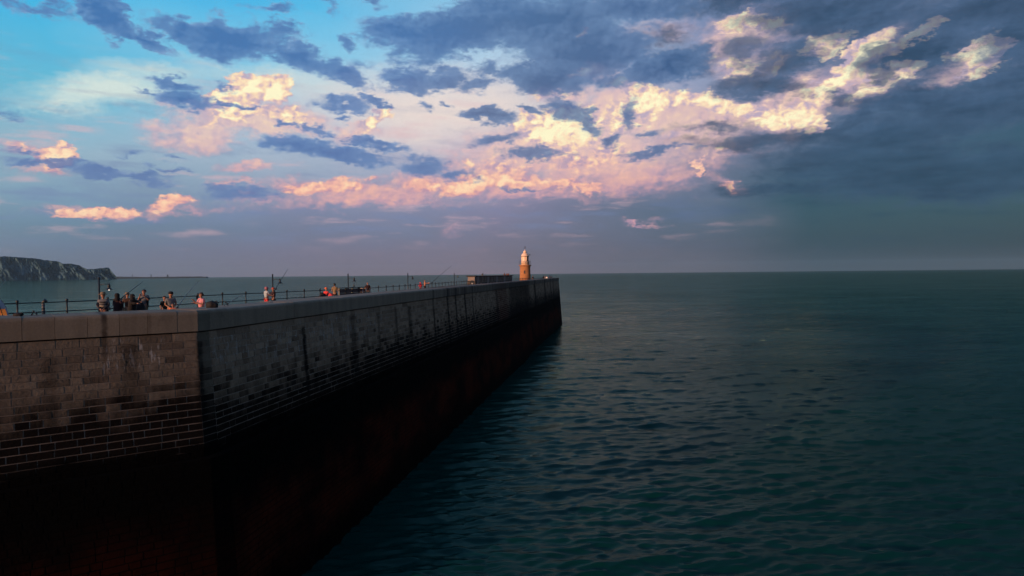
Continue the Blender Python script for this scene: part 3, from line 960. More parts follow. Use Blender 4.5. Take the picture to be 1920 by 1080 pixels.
def build_courses():
    H = 0.28
    stones = []          # (section, u0, u1, z0, z1, extra)
    for s in 'LCR':
        j = 0
        z1 = PBASE - 0.04
        while z1 > -0.8:
            h = H * (1.25 if j == 0 else rng.uniform(0.94, 1.06))
            z0 = z1 - h
            ex = PLINTH_OUT if z1 < PLINTH_Z else 0.0
            o = off((z0 + z1) / 2) + ex + 0.05
            u = u_start(s, o) + 0.004
            end = u_end(s, o) - (0.02 if s != 'C' else 0.004)
            first = True
            while u < end - 0.05:
                w = rng.choice((0.42, 0.55, 0.66, 0.78, 0.92)) * rng.uniform(0.9, 1.1)
                if j == 0:
                    w *= 1.5
                if first:
                    w = (0.62 if s == 'C' else 0.55) if (j + (s == 'R')) % 2 else 0.95
                    first = False
                u1 = min(u + w, end)
                if end - u1 < 0.3:
                    u1 = end
                e = ex
                if s == 'R' and ex and (u + u1) / 2 > PLINTH_END - 0.1:
                    e = 0.0
                stones.append((s, u, u1, z0, z1, e))
                u = u1
            z1 = z0
            j += 1
    # which show largest in the photo
    inv = CAM_ROT.transposed()
    scored = []
    for i, (s, u0, u1, z0, z1, e) in enumerate(stones):
        if z0 < 8.3:
            continue
        p = Vector(wall_pt(s, (u0 + u1) / 2, (z0 + z1) / 2, e))
        v = inv @ (p - Vector((0, 0, CAM_Z)))
        if v.z > -1:
            continue
        px = 960 + 1280 * v.x / -v.z
        py = 540 - 1280 * v.y / -v.z
        if not (-5 < px < 1925 and 0 < py < 1085):
            continue
        n = SECT[s][1]
        cosv = abs((p.x * n.x + p.y * n.y)) / p.length
        scored.append(((u1 - u0) * (z1 - z0) * cosv / v.length_squared, i))
    scored.sort(reverse=True)
    single = {i for _, i in scored[:300]}
    gap, ch = 0.024, 0.012
    F = [(0, 1, 5, 4), (1, 2, 6, 5), (2, 3, 7, 6), (3, 0, 4, 7), (4, 5, 6, 7)]
    joined = {'R': ([], [], []), 'L': ([], [], []), 'C': ([], [], [])}

    def verts_of(st):
        s, u0, u1, z0, z1, e = st
        pr = 0.020 + (rng.uniform(-0.012, 0.018) if s == 'R' else rng.uniform(-0.004, 0.004))
        a, b = u0 + gap / 2, u1 - gap / 2
        c, d = z0 + gap / 2, z1 - gap / 2
        jit = [rng.uniform(-0.006, 0.006) * (1.0 if s == 'R' else 0.4) for _ in range(4)]
        back = [wall_pt(s, a, c, e - 0.03), wall_pt(s, b, c, e - 0.03), wall_pt(s, b, d, e - 0.03), wall_pt(s, a, d, e - 0.03)]
        fr = [wall_pt(s, a + ch, c + ch, e + pr + jit[0]), wall_pt(s, b - ch, c + ch, e + pr + jit[1]), wall_pt(s, b - ch, d - ch, e + pr + jit[2]), wall_pt(s, a + ch, d - ch, e + pr + jit[3])]
        return back + fr
    for i, st in enumerate(stones):
        s = st[0]
        vs = verts_of(st)
        fc = F if s != 'L' else [q[::-1] for q in F]
        tint = min(1, max(0, rng.gauss(0.45, 0.3)))
        if i in single:
            c = sum((Vector(v) for v in vs), Vector()) / 8
            me = bpy.data.meshes.new('stone')
            me.from_pydata([tuple(Vector(v) - c) for v in vs], [], fc)
            at = me.attributes.new('tint', 'FLOAT', 'POINT')
            at.data.foreach_set('value', [tint] * 8)
            me.materials.append(STONE[s])
            o = bpy.data.objects.new('stone', me)
            o.location = c - Vector(PO)
            link(o, WALLS[s])
        else:
            V, Fc, T = joined[s]
            b = len(V)
            V.extend(vs)
            Fc.extend([tuple(q + b for q in f) for f in fc])
            T.extend([tint] * 8)
    for s in 'RLC':
        V, Fc, T = joined[s]
        if not V:
            continue
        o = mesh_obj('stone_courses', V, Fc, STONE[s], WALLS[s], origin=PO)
        at = o.data.attributes.new('tint', 'FLOAT', 'POINT')
        at.data.foreach_set('value', T)
        o['kind'] = 'stuff'


STONE['C'], MORTAR['C'], COPE['C'] = STONE['L'], MORTAR['L'], COPE['L']
WALLS = {s: build_wall_core(s) for s in 'RLC'}
build_courses()

# parapet coping
PAR = 2.0
parapet = mesh_obj('parapet', [wall_pt('R', 0, PBASE, -PAR + 0.1), wall_pt('R', LEN_R, PBASE, -PAR + 0.1), wall_pt('R', LEN_R, DECK - 0.3, -PAR + 0.1), wall_pt('R', 0, DECK - 0.3, -PAR + 0.1)],
                   [(0, 1, 2, 3)], COPE['R'], PIER, origin=PO)


def coping(s, u0, u1, extra_mat=None):
    t0 = 0.085 + rng.uniform(-0.003, 0.003)
    zt = PTOP + rng.uniform(-0.012, 0.012)
    prof = [(t0, PBASE), (t0, zt - 0.14), (t0 - 0.025, zt - 0.07), (t0 - 0.07, zt - 0.022), (t0 - 0.15, zt), (-PAR + 0.12, zt + 0.02), (-PAR + 0.02, zt - 0.04), (-PAR, zt - 0.12), (-PAR, PBASE)]
    n = len(prof)
    d, nn, L = SECT[s]
    vs = []
    for end in (0, 1):
        for t, z in prof:
            u = (u0 + 0.006) if end == 0 else (u1 - 0.006)
            if end == 0 and u0 <= 0.0:      # mitre at the bend
                u = u_start(s, t) + 0.006
            if end == 1 and s == 'C':
                u = u_end(s, t) - 0.006
            p = ORG[s] + d * u + nn * t
            vs.append((p.x, p.y, z))
    fs = [(i, i + 1, n + i + 1, n + i) for i in range(n - 1)] + [(n - 1, 0, n, 2 * n - 1), tuple(range(n))[::-1], tuple(range(n, 2 * n))]
    if s != 'L':
        fs = [f[::-1] for f in fs]
    c = Vector(vs[0])
    return mesh_obj('coping_stone', vs, fs, extra_mat or COPE[s], parapet, smooth=False, origin=tuple(c), loc=c - Vector(PO))


coping('C', 0.0, LEN_C)
u = 0.0
for w in [0.78] + [1.02] * 40:
    if u > LEN_L:
        break
    w *= rng.uniform(0.94, 1.06)
    coping('L', u, min(u + w, LEN_L + 0.5))
    u += w
u = 0.0
k = 0
while u < LEN_R - 0.5:
    w = 1.35 if k == 0 else rng.uniform(4.4, 7.2)
    coping('R', u, min(u + w, LEN_R))
    u += w
    k += 1

# deck, inner quay and head of the pier
INNER = [(-46, 22.5), (-33, 31), (-27.46, 36.6), (-24.6, 41), (-21.6, 50), (-18.4, 58.8), (-14.8, 71.5), (-12.5, 87.7), (-10.3, 109), (-8.0, 131), (-4.6, 165), (-1.5, 204)]
OUT_U = [('L', LEN_L), ('L', 6.6), ('L', 0.0), ('R', 3.0), ('R', 11.0), ('R', 20.0), ('R', 33.0), ('R', 50.0), ('R', 72.0), ('R', 94.0), ('R', 130.0), ('R', LEN_R)]
deck_m = mat('deck_concrete', (0.16, 0.155, 0.15), 0.9, 0.25, 0.8, bump=0.3)
quay_m = mat('quay_stone', (0.11, 0.10, 0.095), 0.9, 0.3, 0.5, bump=0.3)
vs, fs = [], []
for (s, u), I in zip(OUT_U, INNER):
    d, n, _ = SECT[s]
    a = ORG[s] + d * u - n * (PAR - 0.15)
    I = Vector(I)
    w = (I - a).normalized()
    e, f2 = I + w * 0.5, I + w * 9.0
    vs += [(a.x, a.y, DECK), (e.x, e.y, DECK), (e.x, e.y, 10.9), (f2.x, f2.y, 10.9), (f2.x, f2.y, -1.6)]
for i in range(len(INNER) - 1):
    for k in range(4):
        q = i * 5 + k
        fs.append((q, q + 5, q + 6, q + 1))
mesh_obj('deck', vs, fs, deck_m, PIER, origin=PO)
a = Vector(wall_pt('R', LEN_R, 0)[:2])
I = Vector(INNER[-1])
f2 = Vector(vs[-1][:2])
head = [wall_pt('R', LEN_R, -1.6), wall_pt('R', LEN_R, PBASE), (f2.x, f2.y, PBASE - 0.25), (f2.x, f2.y, -1.6)]
mesh_obj('pier_head_wall', head, [(0, 1, 2, 3)], quay_m, PIER, origin=PO)


# ------------------------------------------------------------------ railing and lamps
def resample(poly, step):
    pts = [Vector(p) for p in poly]
    out, acc = [pts[0].copy()], 0.0
    for a, b in zip(pts, pts[1:]):
        L = (b - a).length
        d = step - acc
        while d <= L:
            out.append(a + (b - a) * (d / L))
            d += step
        acc = (acc + L) % step if False else L - (d - step)
    return out


def smooth_poly(poly, n=8):
    pts = [Vector(p) for p in poly]
    out = []
    for i in range(len(pts) - 1):
        p0 = pts[max(0, i - 1)]
        p1, p2 = pts[i], pts[i + 1]
        p3 = pts[min(len(pts) - 1, i + 2)]
        for k in range(n):
            t = k / n
            out.append(0.5 * ((2 * p1) + (p2 - p0) * t + (2 * p0 - 5 * p1 + 4 * p2 - p3) * t * t + (3 * p1 - p0 - 3 * p2 + p3) * t ** 3))
    out.append(pts[-1])
    return out


RAIL = smooth_poly(INNER[:10], 8)
iron = mat('painted_iron', (0.012, 0.020, 0.024), 0.5, 0.2, 12.0)


def railing(label, poly, step, h=1.1, r=1.0):
    pts = resample(poly, step)
    o = pts[0]
    t = thing('railing', label, 'railing', (o.x, o.y, DECK))
    r *= 1.3
    pm = MB().tube([(0, 0, -0.02), (0, 0, h + 0.06)], 0.036 * r, 8)
    pm.tube([(0, 0, -0.02), (0, 0, 0.06)], 0.07 * r, 8).ball((0, 0, h + 0.11), 0.062 * r, 8, 6).ball((0, 0, h), 0.055 * r, 8, 5).ball((0, 0, h * 0.52), 0.055 * r, 8, 5)
    me = None
    for p in pts:
        if me is None:
            ob = pm.build('post', iron, t, True)
            me = ob.data
        else:
            ob = link(bpy.data.objects.new('post', me), t)
        ob.location = (p.x - o.x, p.y - o.y, 0)
    for nm, z in (('top_rail', h), ('lower_rail', h * 0.52)):
        MB().tube([(p.x - o.x, p.y - o.y, z) for p in pts], 0.027 * r, 6).build(nm, iron, t, True)
    return t


railing('dark two-bar iron railing along the landward edge of the promenade', RAIL, 2.42)
FAR_RAIL = [(-1.2, 163), (1.2, 168.5), (4.2, 178), (8.2, 190), (11.2, 199)]
railing('short iron railing in front of the lighthouse at the pier head', smooth_poly(FAR_RAIL, 4), 1.35)


def hit_rail(px, poly, push=0.0):
    """Where the line of sight of photo column px crosses the railing."""
    d = ray(px, 545)
    d = Vector((d.x, d.y)).normalized()
    nrm = Vector((d.y, -d.x))
    for a, b in zip(poly, poly[1:]):
        sa, sb = a.dot(nrm), b.dot(nrm)
        if sa * sb <= 0 and a.dot(d) > 0:
            p = a + (b - a) * (sa / (sa - sb))
            return p + d * push
    return None


LAMP_RAIL = smooth_poly(INNER, 8)
shade_m = mat('lamp_enamel', (0.014, 0.018, 0.022), 0.4, 0.1, 10)
bulb_lit = mat('lit_bulb', (0.9, 0.85, 0.8), 0.3, 0.0, emit=((1.0, 0.82, 0.70), 2.5))
bulb_off = mat('bulb_glass', (0.35, 0.33, 0.30), 0.25, 0.05)
lamps = [(186, 'lamp post with a lit bulb behind the man in the pale hat', 15.05, True), (511.5, 'lamp post rising behind the angler in dark clothes', 15.17, False),
         (653, 'lamp post behind the low timber screen', 15.17, False), (765, 'lamp post left of the red hooded child', 15.2, False),
         (852, 'lamp post among railings, fifth along the promenade', 15.2, False), (906, 'lamp post in front of the long low shelter, nearer end', 15.24, False),
         (946.5, 'lamp post at the far end of the long low shelter', 15.25, False)]
for px, lab, zt, lit in lamps:
    p = hit_rail(px, LAMP_RAIL, 0.9)
    z0 = 10.9
    t = thing('lamp_post', 'dark iron ' + lab, 'lamp post', (p.x, p.y, z0), 0.0, 'lamp posts along the promenade')
    H = zt - z0
    MB().tube([(0, 0, 0), (0, 0, H * 0.45), (0, 0, H)], [0.075, 0.062, 0.055], 10).tube([(0, 0, 0), (0, 0, 0.5)], [0.12, 0.1], 10).build('pole', iron, t, True)
    MB().ball((0, 0, H + 0.03), 0.07, 8, 6).build('finial', iron, t, True)
    az_ = H - 0.34
    MB().tube([(0, 0, az_), (0.58, 0, az_)], 0.022, 6).tube([(0, 0, az_ - 0.16), (0.2, 0, az_)], 0.012, 6).build('arm', iron, t, True)
    sh = MB().lathe([(0.02, 0.06), (0.055, 0.02), (0.05, -0.05), (0.085, -0.07), (0.085, -0.15), (0.06, -0.18), (0.10, -0.24), (0.20, -0.32), (0.215, -0.345), (0.19, -0.33), (0.05, -0.25)][::-1], 16, (0.6, 0, az_)).build('lamp_shade', shade_m, t, True)
    MB().ball((0.6, 0, az_ - 0.34), 0.04, 10, 7).build('bulb', bulb_lit if lit else bulb_off, sh, True)


# ------------------------------------------------------------------ lighthouse
def build_lighthouse():
    p = at_depth(985, 186)
    t = thing('lighthouse', 'small round stone lighthouse with white lantern at the end of the pier', 'lighthouse', (p.x, p.y, DECK))
    stone_m = bpy.data.materials.new('lighthouse_stone')
    stone_m.use_nodes = True
    g = Nodes(stone_m.node_tree)
    co = g.new('ShaderNodeTexCoord').outputs['Object']
    x, y, z = g.sep(co)
    a = g.mul(g.math('ARCTAN2', x, y), 1.4)
    br = g.new('ShaderNodeTexBrick')
    g.put(br.inputs['Vector'], g.comb(a, z, 0.0))
    br.inputs['Scale'].default_value = 1.0
    br.inputs['Brick Width'].default_value = 0.7
    br.inputs['Row Height'].default_value = 0.32
    br.inputs['Mortar Size'].default_value = 0.012
    br.inputs['Color1'].default_value = (0.46, 0.215, 0.085, 1)
    br.inputs['Color2'].default_value = (0.39, 0.175, 0.07, 1)
    br.inputs['Mortar'].default_value = (0.28, 0.14, 0.07, 1)
    n = g.noise(co, 2.2, 6, 0.6)
    c = g.vec('SCALE', br.outputs['Color'], s=g.lerp(n, 0.3, 0.7, 0.78, 1.15))
    b = g.new('ShaderNodeBsdfPrincipled')
    g.put(b.inputs['Base Color'], c)
    b.inputs['Roughness'].default_value = 0.9
    o = g.new('ShaderNodeOutputMaterial')
    g.put(o.inputs['Surface'], b.outputs[0])
    white = mat('lantern_white', (0.84, 0.62, 0.44), 0.5, 0.08, 3.0)
    dark = mat('dark_trim', (0.03, 0.03, 0.032), 0.5, 0.1)
    glass = mat('lantern_glass', (0.045, 0.055, 0.065), 0.08, 0.05)
    MB().lathe([(1.62, 0), (1.62, 0.5), (1.52, 0.58)], 40).build('plinth', stone_m, t, True)
    MB().lathe([(1.50, 0.56), (1.45, 2.4), (1.40, 4.05), (1.46, 4.12), (1.46, 4.25), (1.40, 4.32)], 40).build('tower', stone_m, t, True)
    MB().lathe([(1.40, 4.32), (1.50, 4.42), (1.58, 4.50), (1.70, 4.60), (1.72, 4.72), (1.66, 4.76)], 40).build('cornice', stone_m, t, True)
    # slit window facing the camera side
    wn = MB()
    wn.box((0, 0, 0), (0.34, 0.10, 0.62), ch=0.01)
    wn.lathe([(0.17, -0.05), (0.17, 0.05)], 16, (0, 0, 0))
    fr = MB()
    for sx in (-1, 1):
        fr.box((sx * 0.22, -0.02, -0.02), (0.10, 0.16, 0.74), ch=0.01)
    fr.box((0, -0.03, -0.40), (0.62, 0.2, 0.09), ch=0.01)
    arch = [(0.22 * math.cos(q), -0.02, 0.34 + 0.22 * math.sin(q)) for q in np.linspace(0, math.pi, 9)]
    fr.tube(arch, 0.055, 6)
    ang = R(-8)
    wpos = Vector((math.sin(ang) * 1.455, -math.cos(ang) * 1.455, 2.75))
    # window pane: arched outline with depth
    av = [(-0.17, 0, -0.36), (0.17, 0, -0.36)] + [(0.17 * math.cos(q), 0, 0.34 + 0.17 * math.sin(q)) for q in np.linspace(0, math.pi, 9)]
    nv = len(av)
    wv = [(v[0], -0.012, v[2]) for v in av] + [(v[0], 0.14, v[2]) for v in av]
    wf = [tuple(range(nv)), tuple(range(2 * nv - 1, nv - 1, -1))] + [(i, nv + i, nv + (i + 1) % nv, (i + 1) % nv) for i in range(nv)]
    w = mesh_obj('window', wv, wf, glass, t, loc=wpos)
    w.rotation_euler = (0, 0, ang)
    fr.build('frame', stone_m, w)
    # gallery railing
    for k in range(12):
        q = 2 * math.pi * (k + 0.5) / 12
        MB().tube([(0, 0, 0), (0, 0, 1.05)], 0.028, 6).ball((0, 0, 1.08), 0.05, 6, 5).build('gallery_post', dark, t, True, loc=(1.58 * math.cos(q), 1.58 * math.sin(q), 4.74))
    for z in (5.28, 5.78):
        MB().tube([(1.58 * math.cos(2 * math.pi * i / 32), 1.58 * math.sin(2 * math.pi * i / 32), z) for i in range(33)], 0.026, 6).build('gallery_rail', dark, t, True)
    # lantern: white drum and white panels to landward, glazed to seaward
    MB().lathe([(1.06, 4.74), (1.06, 5.55), (1.10, 5.60), (1.10, 5.72), (1.0, 5.76)], 32).build('lantern_drum', white, t, True)
    z0, z1, rr = 5.74, 7.05, 0.97
    N = 10
    for k in range(N):
        q0 = 2 * math.pi * k / N - math.pi / 2 - R(18) - R(28)
        q1 = q0 + 2 * math.pi / N
        mid = (q0 + q1) / 2
        ca = math.cos(mid)
        glazed = ca > 0.45  # dark glass here also stands for the lantern's shaded side
        c = Vector((math.cos(mid), math.sin(mid), 0))
        wdt = 2 * rr * math.sin(math.pi / N) * 0.97
        rad = rr * math.cos(math.pi / N)
        pn = MB().box((0, 0, 0), (wdt, 0.05, z1 - z0), ch=0.006).build('pane' if glazed else 'lantern_panel', glass if glazed else white, t, False, loc=(c.x * rad, c.y * rad, (z0 + z1) / 2))
        pn.rotation_euler = (0, 0, mid + math.pi / 2)
        # slanting glazing bar
        MB().tube([(rr * math.cos(q0), rr * math.sin(q0), z0), (rr * math.cos(q0), rr * math.sin(q0), z1)], 0.045, 6).build('glazing_bar', white, t, True)
        if glazed:
            MB().tube([(rr * math.cos(q0), rr * math.sin(q0), z1), (rr * math.cos(q1), rr * math.sin(q1), z0)], 0.035, 6).build('glazing_bar', white, t, True)
    roof = MB().lathe([(1.13, 7.03), (1.13, 7.17), (1.05, 7.22), (0.97, 7.5), (0.80, 7.78), (0.55, 7.98), (0.42, 8.04)], 32).build('roof', white, t, True)
    MB().lathe([(1.15, 7.02), (1.16, 7.12), (1.12, 7.14)], 32).build('gutter', dark, roof, True)
    MB().lathe([(0.38, 8.02), (0.46, 8.2), (0.46, 8.42), (0.30, 8.62), (0.12, 8.74), (0.05, 8.95)], 20).build('ventilator', white, roof, True)
    v = MB().tube([(0, 0, 8.9), (0, 0, 9.75)], 0.03, 6).tube([(-0.32, 0, 9.32), (0.32, 0, 9.32)], 0.022, 5).tube([(0, -0.32, 9.32), (0, 0.32, 9.32)], 0.022, 5)
    v.box((0.28, 0, 9.32), (0.12, 0.03, 0.16)).box((-0.28, 0, 9.32), (0.12, 0.03, 0.16)).box((0.05, 0, 9.62), (0.42, 0.03, 0.14)).ball((0, 0, 9.78), 0.06, 8, 6)
    v.build('weather_vane', dark, roof)
    MB().lathe([(0.05, 0), (0.07, 0.2), (0.2, 0.42)], 12, (0, 0, -0.2)).tube([(-0.35, 0, -0.1), (0, 0, 0.0)], 0.04, 6).build('fog_horn', dark, roof, False, loc=(1.35, -0.2, 7.45))


build_lighthouse()


# ------------------------------------------------------------------ shelters, screens and small fittings
def build_long_shelter():
    a, b = at_depth(893, 128.5), at_depth(961, 166)
    d = (b - a)
    L = d.length
    rz = math.atan2(d.y, d.x)
    t = thing('promenade_shelter', 'long low dark brick shelter between the railings and the lighthouse', 'shelter', (a.x, a.y, DECK), rz)
    bm_ = mat('shelter_brick', (0.22, 0.155, 0.12), 0.9, 0.35, 0.6, bump=0.4)
    trim = mat('shelter_trim', (0.11, 0.040, 0.030), 0.8, 0.3, 1.0)
    pale = mat('shelter_render', (0.40, 0.34, 0.32), 0.8, 0.15, 2.0)
    # local x runs along the shelter, local -y faces the sea side
    MB().box((L / 2, 0.8, 0.95), (L, 1.5, 1.9), ch=0.03).build('wall', bm_, t)
    MB().box((-0.05, 0.8, 0.95), (0.08, 1.44, 1.84), ch=0.01).build('end_dark_panel', mat('kiosk_boards', (0.06, 0.05, 0.042), 0.9, 0.3, 3.0), t)  # dark panel added to tone down the sunlit end wall
    roof = MB().box((L / 2, 0.75, 1.99), (L + 0.3, 1.9, 0.16), ch=0.03).build('roof', trim, t)
    for k in range(13):
        x = 1.2 + k * (L - 2) / 12
        MB().box((x, 0.0, 0.95), (0.35, 0.22, 1.86), ch=0.02).build('pilaster', bm_ if k % 3 else pale, t)
    for k in range(12):
        x = 1.2 + (k + 0.5) * (L - 2) / 12
        MB().box((x, 0.03, 0.45), (1.1, 0.12, 0.6), ch=0.02).build('opening_shade_board', mat('shelter_shadow_boards', (0.03, 0.022, 0.02), 0.9, 0.3), t)  # dark boards on the wall, coloured as the shade inside openings
    for x in (L - 7.5, L - 4.5, L - 2.5, 7.5):
        MB().box((x, 0.5, 2.22), (0.3, 0.3, 0.32), ch=0.03).lathe([(0.1, 0), (0.13, 0.14)], 10, (x, 0.5, 2.36)).build('chimney_pot', trim if x > 10 else iron, roof)
    # gable end unit
    k = thing('kiosk', 'small kiosk with pale upper wall and dark roof beside the low shelter', 'kiosk', (a.x - 0.1, a.y - 1.7, DECK), rz)
    MB().box((0, 0.6, 0.6), (1.3, 1.5, 1.2), ch=0.02).build('base', mat('kiosk_boards', (0.06, 0.05, 0.042), 0.9, 0.3, 3.0), k)
    MB().box((-0.30, 0.6, 1.55), (0.62, 1.3, 0.72), ch=0.02).build('upper_wall', mat('kiosk_cream', (0.22, 0.19, 0.175), 0.8, 0.15, 2.0), k)
    MB().box((0.34, 0.62, 1.55), (0.64, 1.2, 0.71), ch=0.02).build('side_wall', mat('kiosk_boards', (0.06, 0.05, 0.042), 0.9, 0.3, 3.0), k)
    MB().box((0.1, 0.6, 2.02), (1.75, 1.75, 0.22), ch=0.05).build('roof', mat('kiosk_roof', (0.025, 0.02, 0.022), 0.8, 0.2), k)
    # dark notice bin beside it
    p = at_depth(885.5, 124)
    n = thing('litter_bin', 'black litter bin with white bars beside the kiosk', 'bin', (p.x, p.y, DECK))
    MB().box((0, 0, 0.6), (0.62, 0.55, 1.2), ch=0.05).box((0, 0, 1.22), (0.5, 0.45, 0.08), ch=0.02).build('body', iron, n)
    for z, w in ((0.78, 0.34), (0.62, 0.16), (0.46, 0.34)):
        MB().box((0.02, -0.285, z), (w, 0.02, 0.07)).build('white_bar', mat('sign_white', (0.6, 0.6, 0.58), 0.6, 0.1), n)


build_long_shelter()


def build_timber_screen():
    a, b = hit_rail(636, RAIL, -1.0), hit_rail(684, RAIL, -1.6)
    d = b - a
    L = d.length
    t = thing('timber_screen', 'low dark panelled timber screen with flat top under the third lamp post', 'screen', (a.x, a.y, DECK), math.atan2(d.y, d.x))
    wood = mat('weathered_timber', (0.085, 0.060, 0.058), 0.85, 0.3, 2.0)
    red = mat('red_timber', (0.11, 0.030, 0.028), 0.8, 0.3, 2.0)
    n = 4
    H = 1.22
    for k in range(n):
        x = (k + 0.5) * L / n
        for q in range(3):
            MB().box((x, 0, 0.22 + q * 0.36), (L / n - 0.12, 0.05, 0.34), ch=0.01).build('board', red if k == n - 1 else wood, t)
    for k in range(n + 1):
        MB().box((k * L / n, 0, H / 2), (0.11, 0.12, H), ch=0.01).build('upright', iron, t)
    MB().box((L / 2, 0.12, H + 0.03), (L + 0.2, 0.5, 0.07), ch=0.015).build('top_board', mat('timber_top', (0.06, 0.075, 0.06), 0.9, 0.2, 2.0), t)
    g1 = thing('bottle', 'small dark bottle standing on the low timber screen', 'bottle', (a.x + d.x * 0.56, a.y + d.y * 0.56, DECK + H + 0.065))
    MB().lathe([(0.06, 0), (0.06, 0.2), (0.025, 0.28), (0.03, 0.36)], 10).build('glass', iron, g1, True)
    p = at_depth(678.5, 68)
    w = thing('white_board', 'small pale upright board at the right end of the timber screen', 'board', (p.x, p.y, DECK))
    MB().box((0, 0, 0.62), (0.26, 0.06, 1.1), ch=0.01).box((0, 0, 0.04), (0.4, 0.3, 0.08), ch=0.01).build('panel', mat('pale_board', (0.42, 0.38, 0.36), 0.7, 0.1), w)


build_timber_screen()


def build_dome_shelter():
    p = at_depth(-52, 30.5)
    t = thing('fishing_shelter', 'pale blue-grey dome fishing shelter with glowing orange side at the left edge', 'tent', (p.x, p.y, DECK))
    grey = mat('shelter_fabric', (0.20, 0.25, 0.33), 0.7, 0.08, 3.0)
    orange = bpy.data.materials.new('orange_fabric')
    orange.use_nodes = True
    g = Nodes(orange.node_tree)
    nz_ = g.noise(g.new('ShaderNodeTexCoord').outputs['Object'], 4.0, 4)
    oc = g.mix(nz_, (0.80, 0.30, 0.09, 1), (0.88, 0.40, 0.15, 1))
    df, tl, mx = g.new('ShaderNodeBsdfDiffuse'), g.new('ShaderNodeBsdfTranslucent'), g.new('ShaderNodeMixShader')
    g.put(df.inputs['Color'], oc)
    g.put(tl.inputs['Color'], oc)
    mx.inputs[0].default_value = 0.7
    g.put(mx.inputs[1], df.outputs[0])
    g.put(mx.inputs[2], tl.outputs[0])
    g.put(g.new('ShaderNodeOutputMaterial').inputs['Surface'], mx.outputs[0])
    N, M = 28, 10
    for nm, sel, m, k in (('canopy', lambda a, i: True, grey, 1.0), ('door_panel', lambda a, i: True, orange, 1.0)):
        vs, fs = [], []
        for i in range(M + 1):
            q = i / M
            r = 1.38 * math.cos(q * math.pi / 2) ** 0.62
            z = 1.86 * math.sin(q * math.pi / 2)
            for j in range(N):
                a = 2 * math.pi * j / N
                rb = 1 + 0.025 * math.cos(a * 7)
                vs.append((r * rb * k * math.cos(a), r * rb * k * math.sin(a), z * (k if k == 1 else 1.0)))
        for i in range(M):
            for j in range(N):
                door = i < 4 and (j >= 20 or j <= 1)
                if door != (nm == 'door_panel'):
                    continue
                fs.append((i * N + j, i * N + (j + 1) % N, (i + 1) * N + (j + 1) % N, (i + 1) * N + j))
        mesh_obj(nm, vs, fs, m, t, True)
    for j in range(7):
        a = 2 * math.pi * j / 7
        MB().tube([(1.42 * math.cos(q * math.pi / 2) ** 0.62 * math.cos(a), 1.42 * math.cos(q * math.pi / 2) ** 0.62 * math.sin(a), 1.88 * math.sin(q * math.pi / 2)) for q in np.linspace(0, 0.97, 8)], 0.014, 5).build('rib', iron, t)


build_dome_shelter()
q = at_depth(-40, 30.2)
t = thing('added_lantern', 'unseen lantern added inside the dome fishing shelter to make its side glow', 'lantern', (q.x, q.y, DECK))  # lantern added out of sight so the orange panel glows
MB().lathe([(0.09, 0.0), (0.09, 0.06), (0.05, 0.08)], 12).build('base', iron, t)
MB().lathe([(0.06, 0.08), (0.08, 0.14), (0.08, 0.26), (0.05, 0.30)], 12).build('glass', mat('lantern_glow', (0.9, 0.8, 0.6), 0.4, 0.0, emit=((1.0, 0.72, 0.42), 60.0)), t, True)
MB().lathe([(0.07, 0.30), (0.07, 0.33), (0.02, 0.36)], 12).build('cap', iron, t)

black_cloth = mat('black_cloth', (0.008, 0.008, 0.010), 0.85, 0.2, 12)


def on_parapet(px, py):
    d = ray(px, py)
    tt = (PTOP + 0.02 - CAM_Z) / d.z
    return Vector((d.x * tt, d.y * tt, PTOP + 0.012))


def lump(name, label, cat, loc, size, rz, seed, m=black_cloth, strap=True):
    t = thing(name, label, cat, loc, rz)
    bm = bmesh.new()
    bmesh.ops.create_icosphere(bm, subdivisions=3, radius=1.0)
    for v in bm.verts:
        n = 1 + 0.22 * mnoise.noise(v.co * 1.7 + Vector((seed, 0, 0)))
        v.co = Vector((v.co.x * size[0] * n, v.co.y * size[1] * n, max(0.0, (v.co.z * n + 0.55) / 1.55 * size[2])))
    me = bpy.data.meshes.new('bag')
    bm.to_mesh(me)
    bm.free()
    me.materials.append(m)
    me.polygons.foreach_set('use_smooth', [True] * len(me.polygons))
    link(bpy.data.objects.new('bag', me), t)
    if strap:
        MB().tube([(size[0] * 0.3, 0, size[2] * 0.7), (size[0] * 0.75, 0, size[2] * 0.98), (size[0] * 1.05, 0, size[2] * 0.7), (size[0] * 0.95, 0, size[2] * 0.3)], 0.025, 6).build('strap', m, t, True)
    return t


lump('rucksack', 'black slumped rucksack on the parapet right of the woman in pink', 'bag', on_parapet(397, 576.5), (0.27, 0.2, 0.30), 0.1, 1.0)
lump('bag', 'flat black bag on the parapet near the left edge', 'bag', on_parapet(34, 592), (0.17, 0.12, 0.12), 0.1, 4.0)


def small_stand(label, px, py, h):
    p = on_parapet(px, py)
    t = thing('rod_rest', label, 'rod rest', p)
    for k in range(3):
        a = 2 * math.pi * k / 3 + 0.4
        MB().tube([(0, 0, h), (0.12 * math.cos(a), 0.12 * math.sin(a), 0.0)], 0.016, 6).build('leg', iron, t)
    MB().tube([(-0.02, 0, h), (0.14, 0, h - 0.10)], 0.022, 6).ball((0, 0, h), 0.035, 8, 6).build('cradle', iron, t)


small_stand('small black rod rest on the parapet right of the rucksack', 423, 573.5, 0.2)
small_stand('small dark rod rest on the parapet left of the telescope post', 63, 590.5, 0.15)

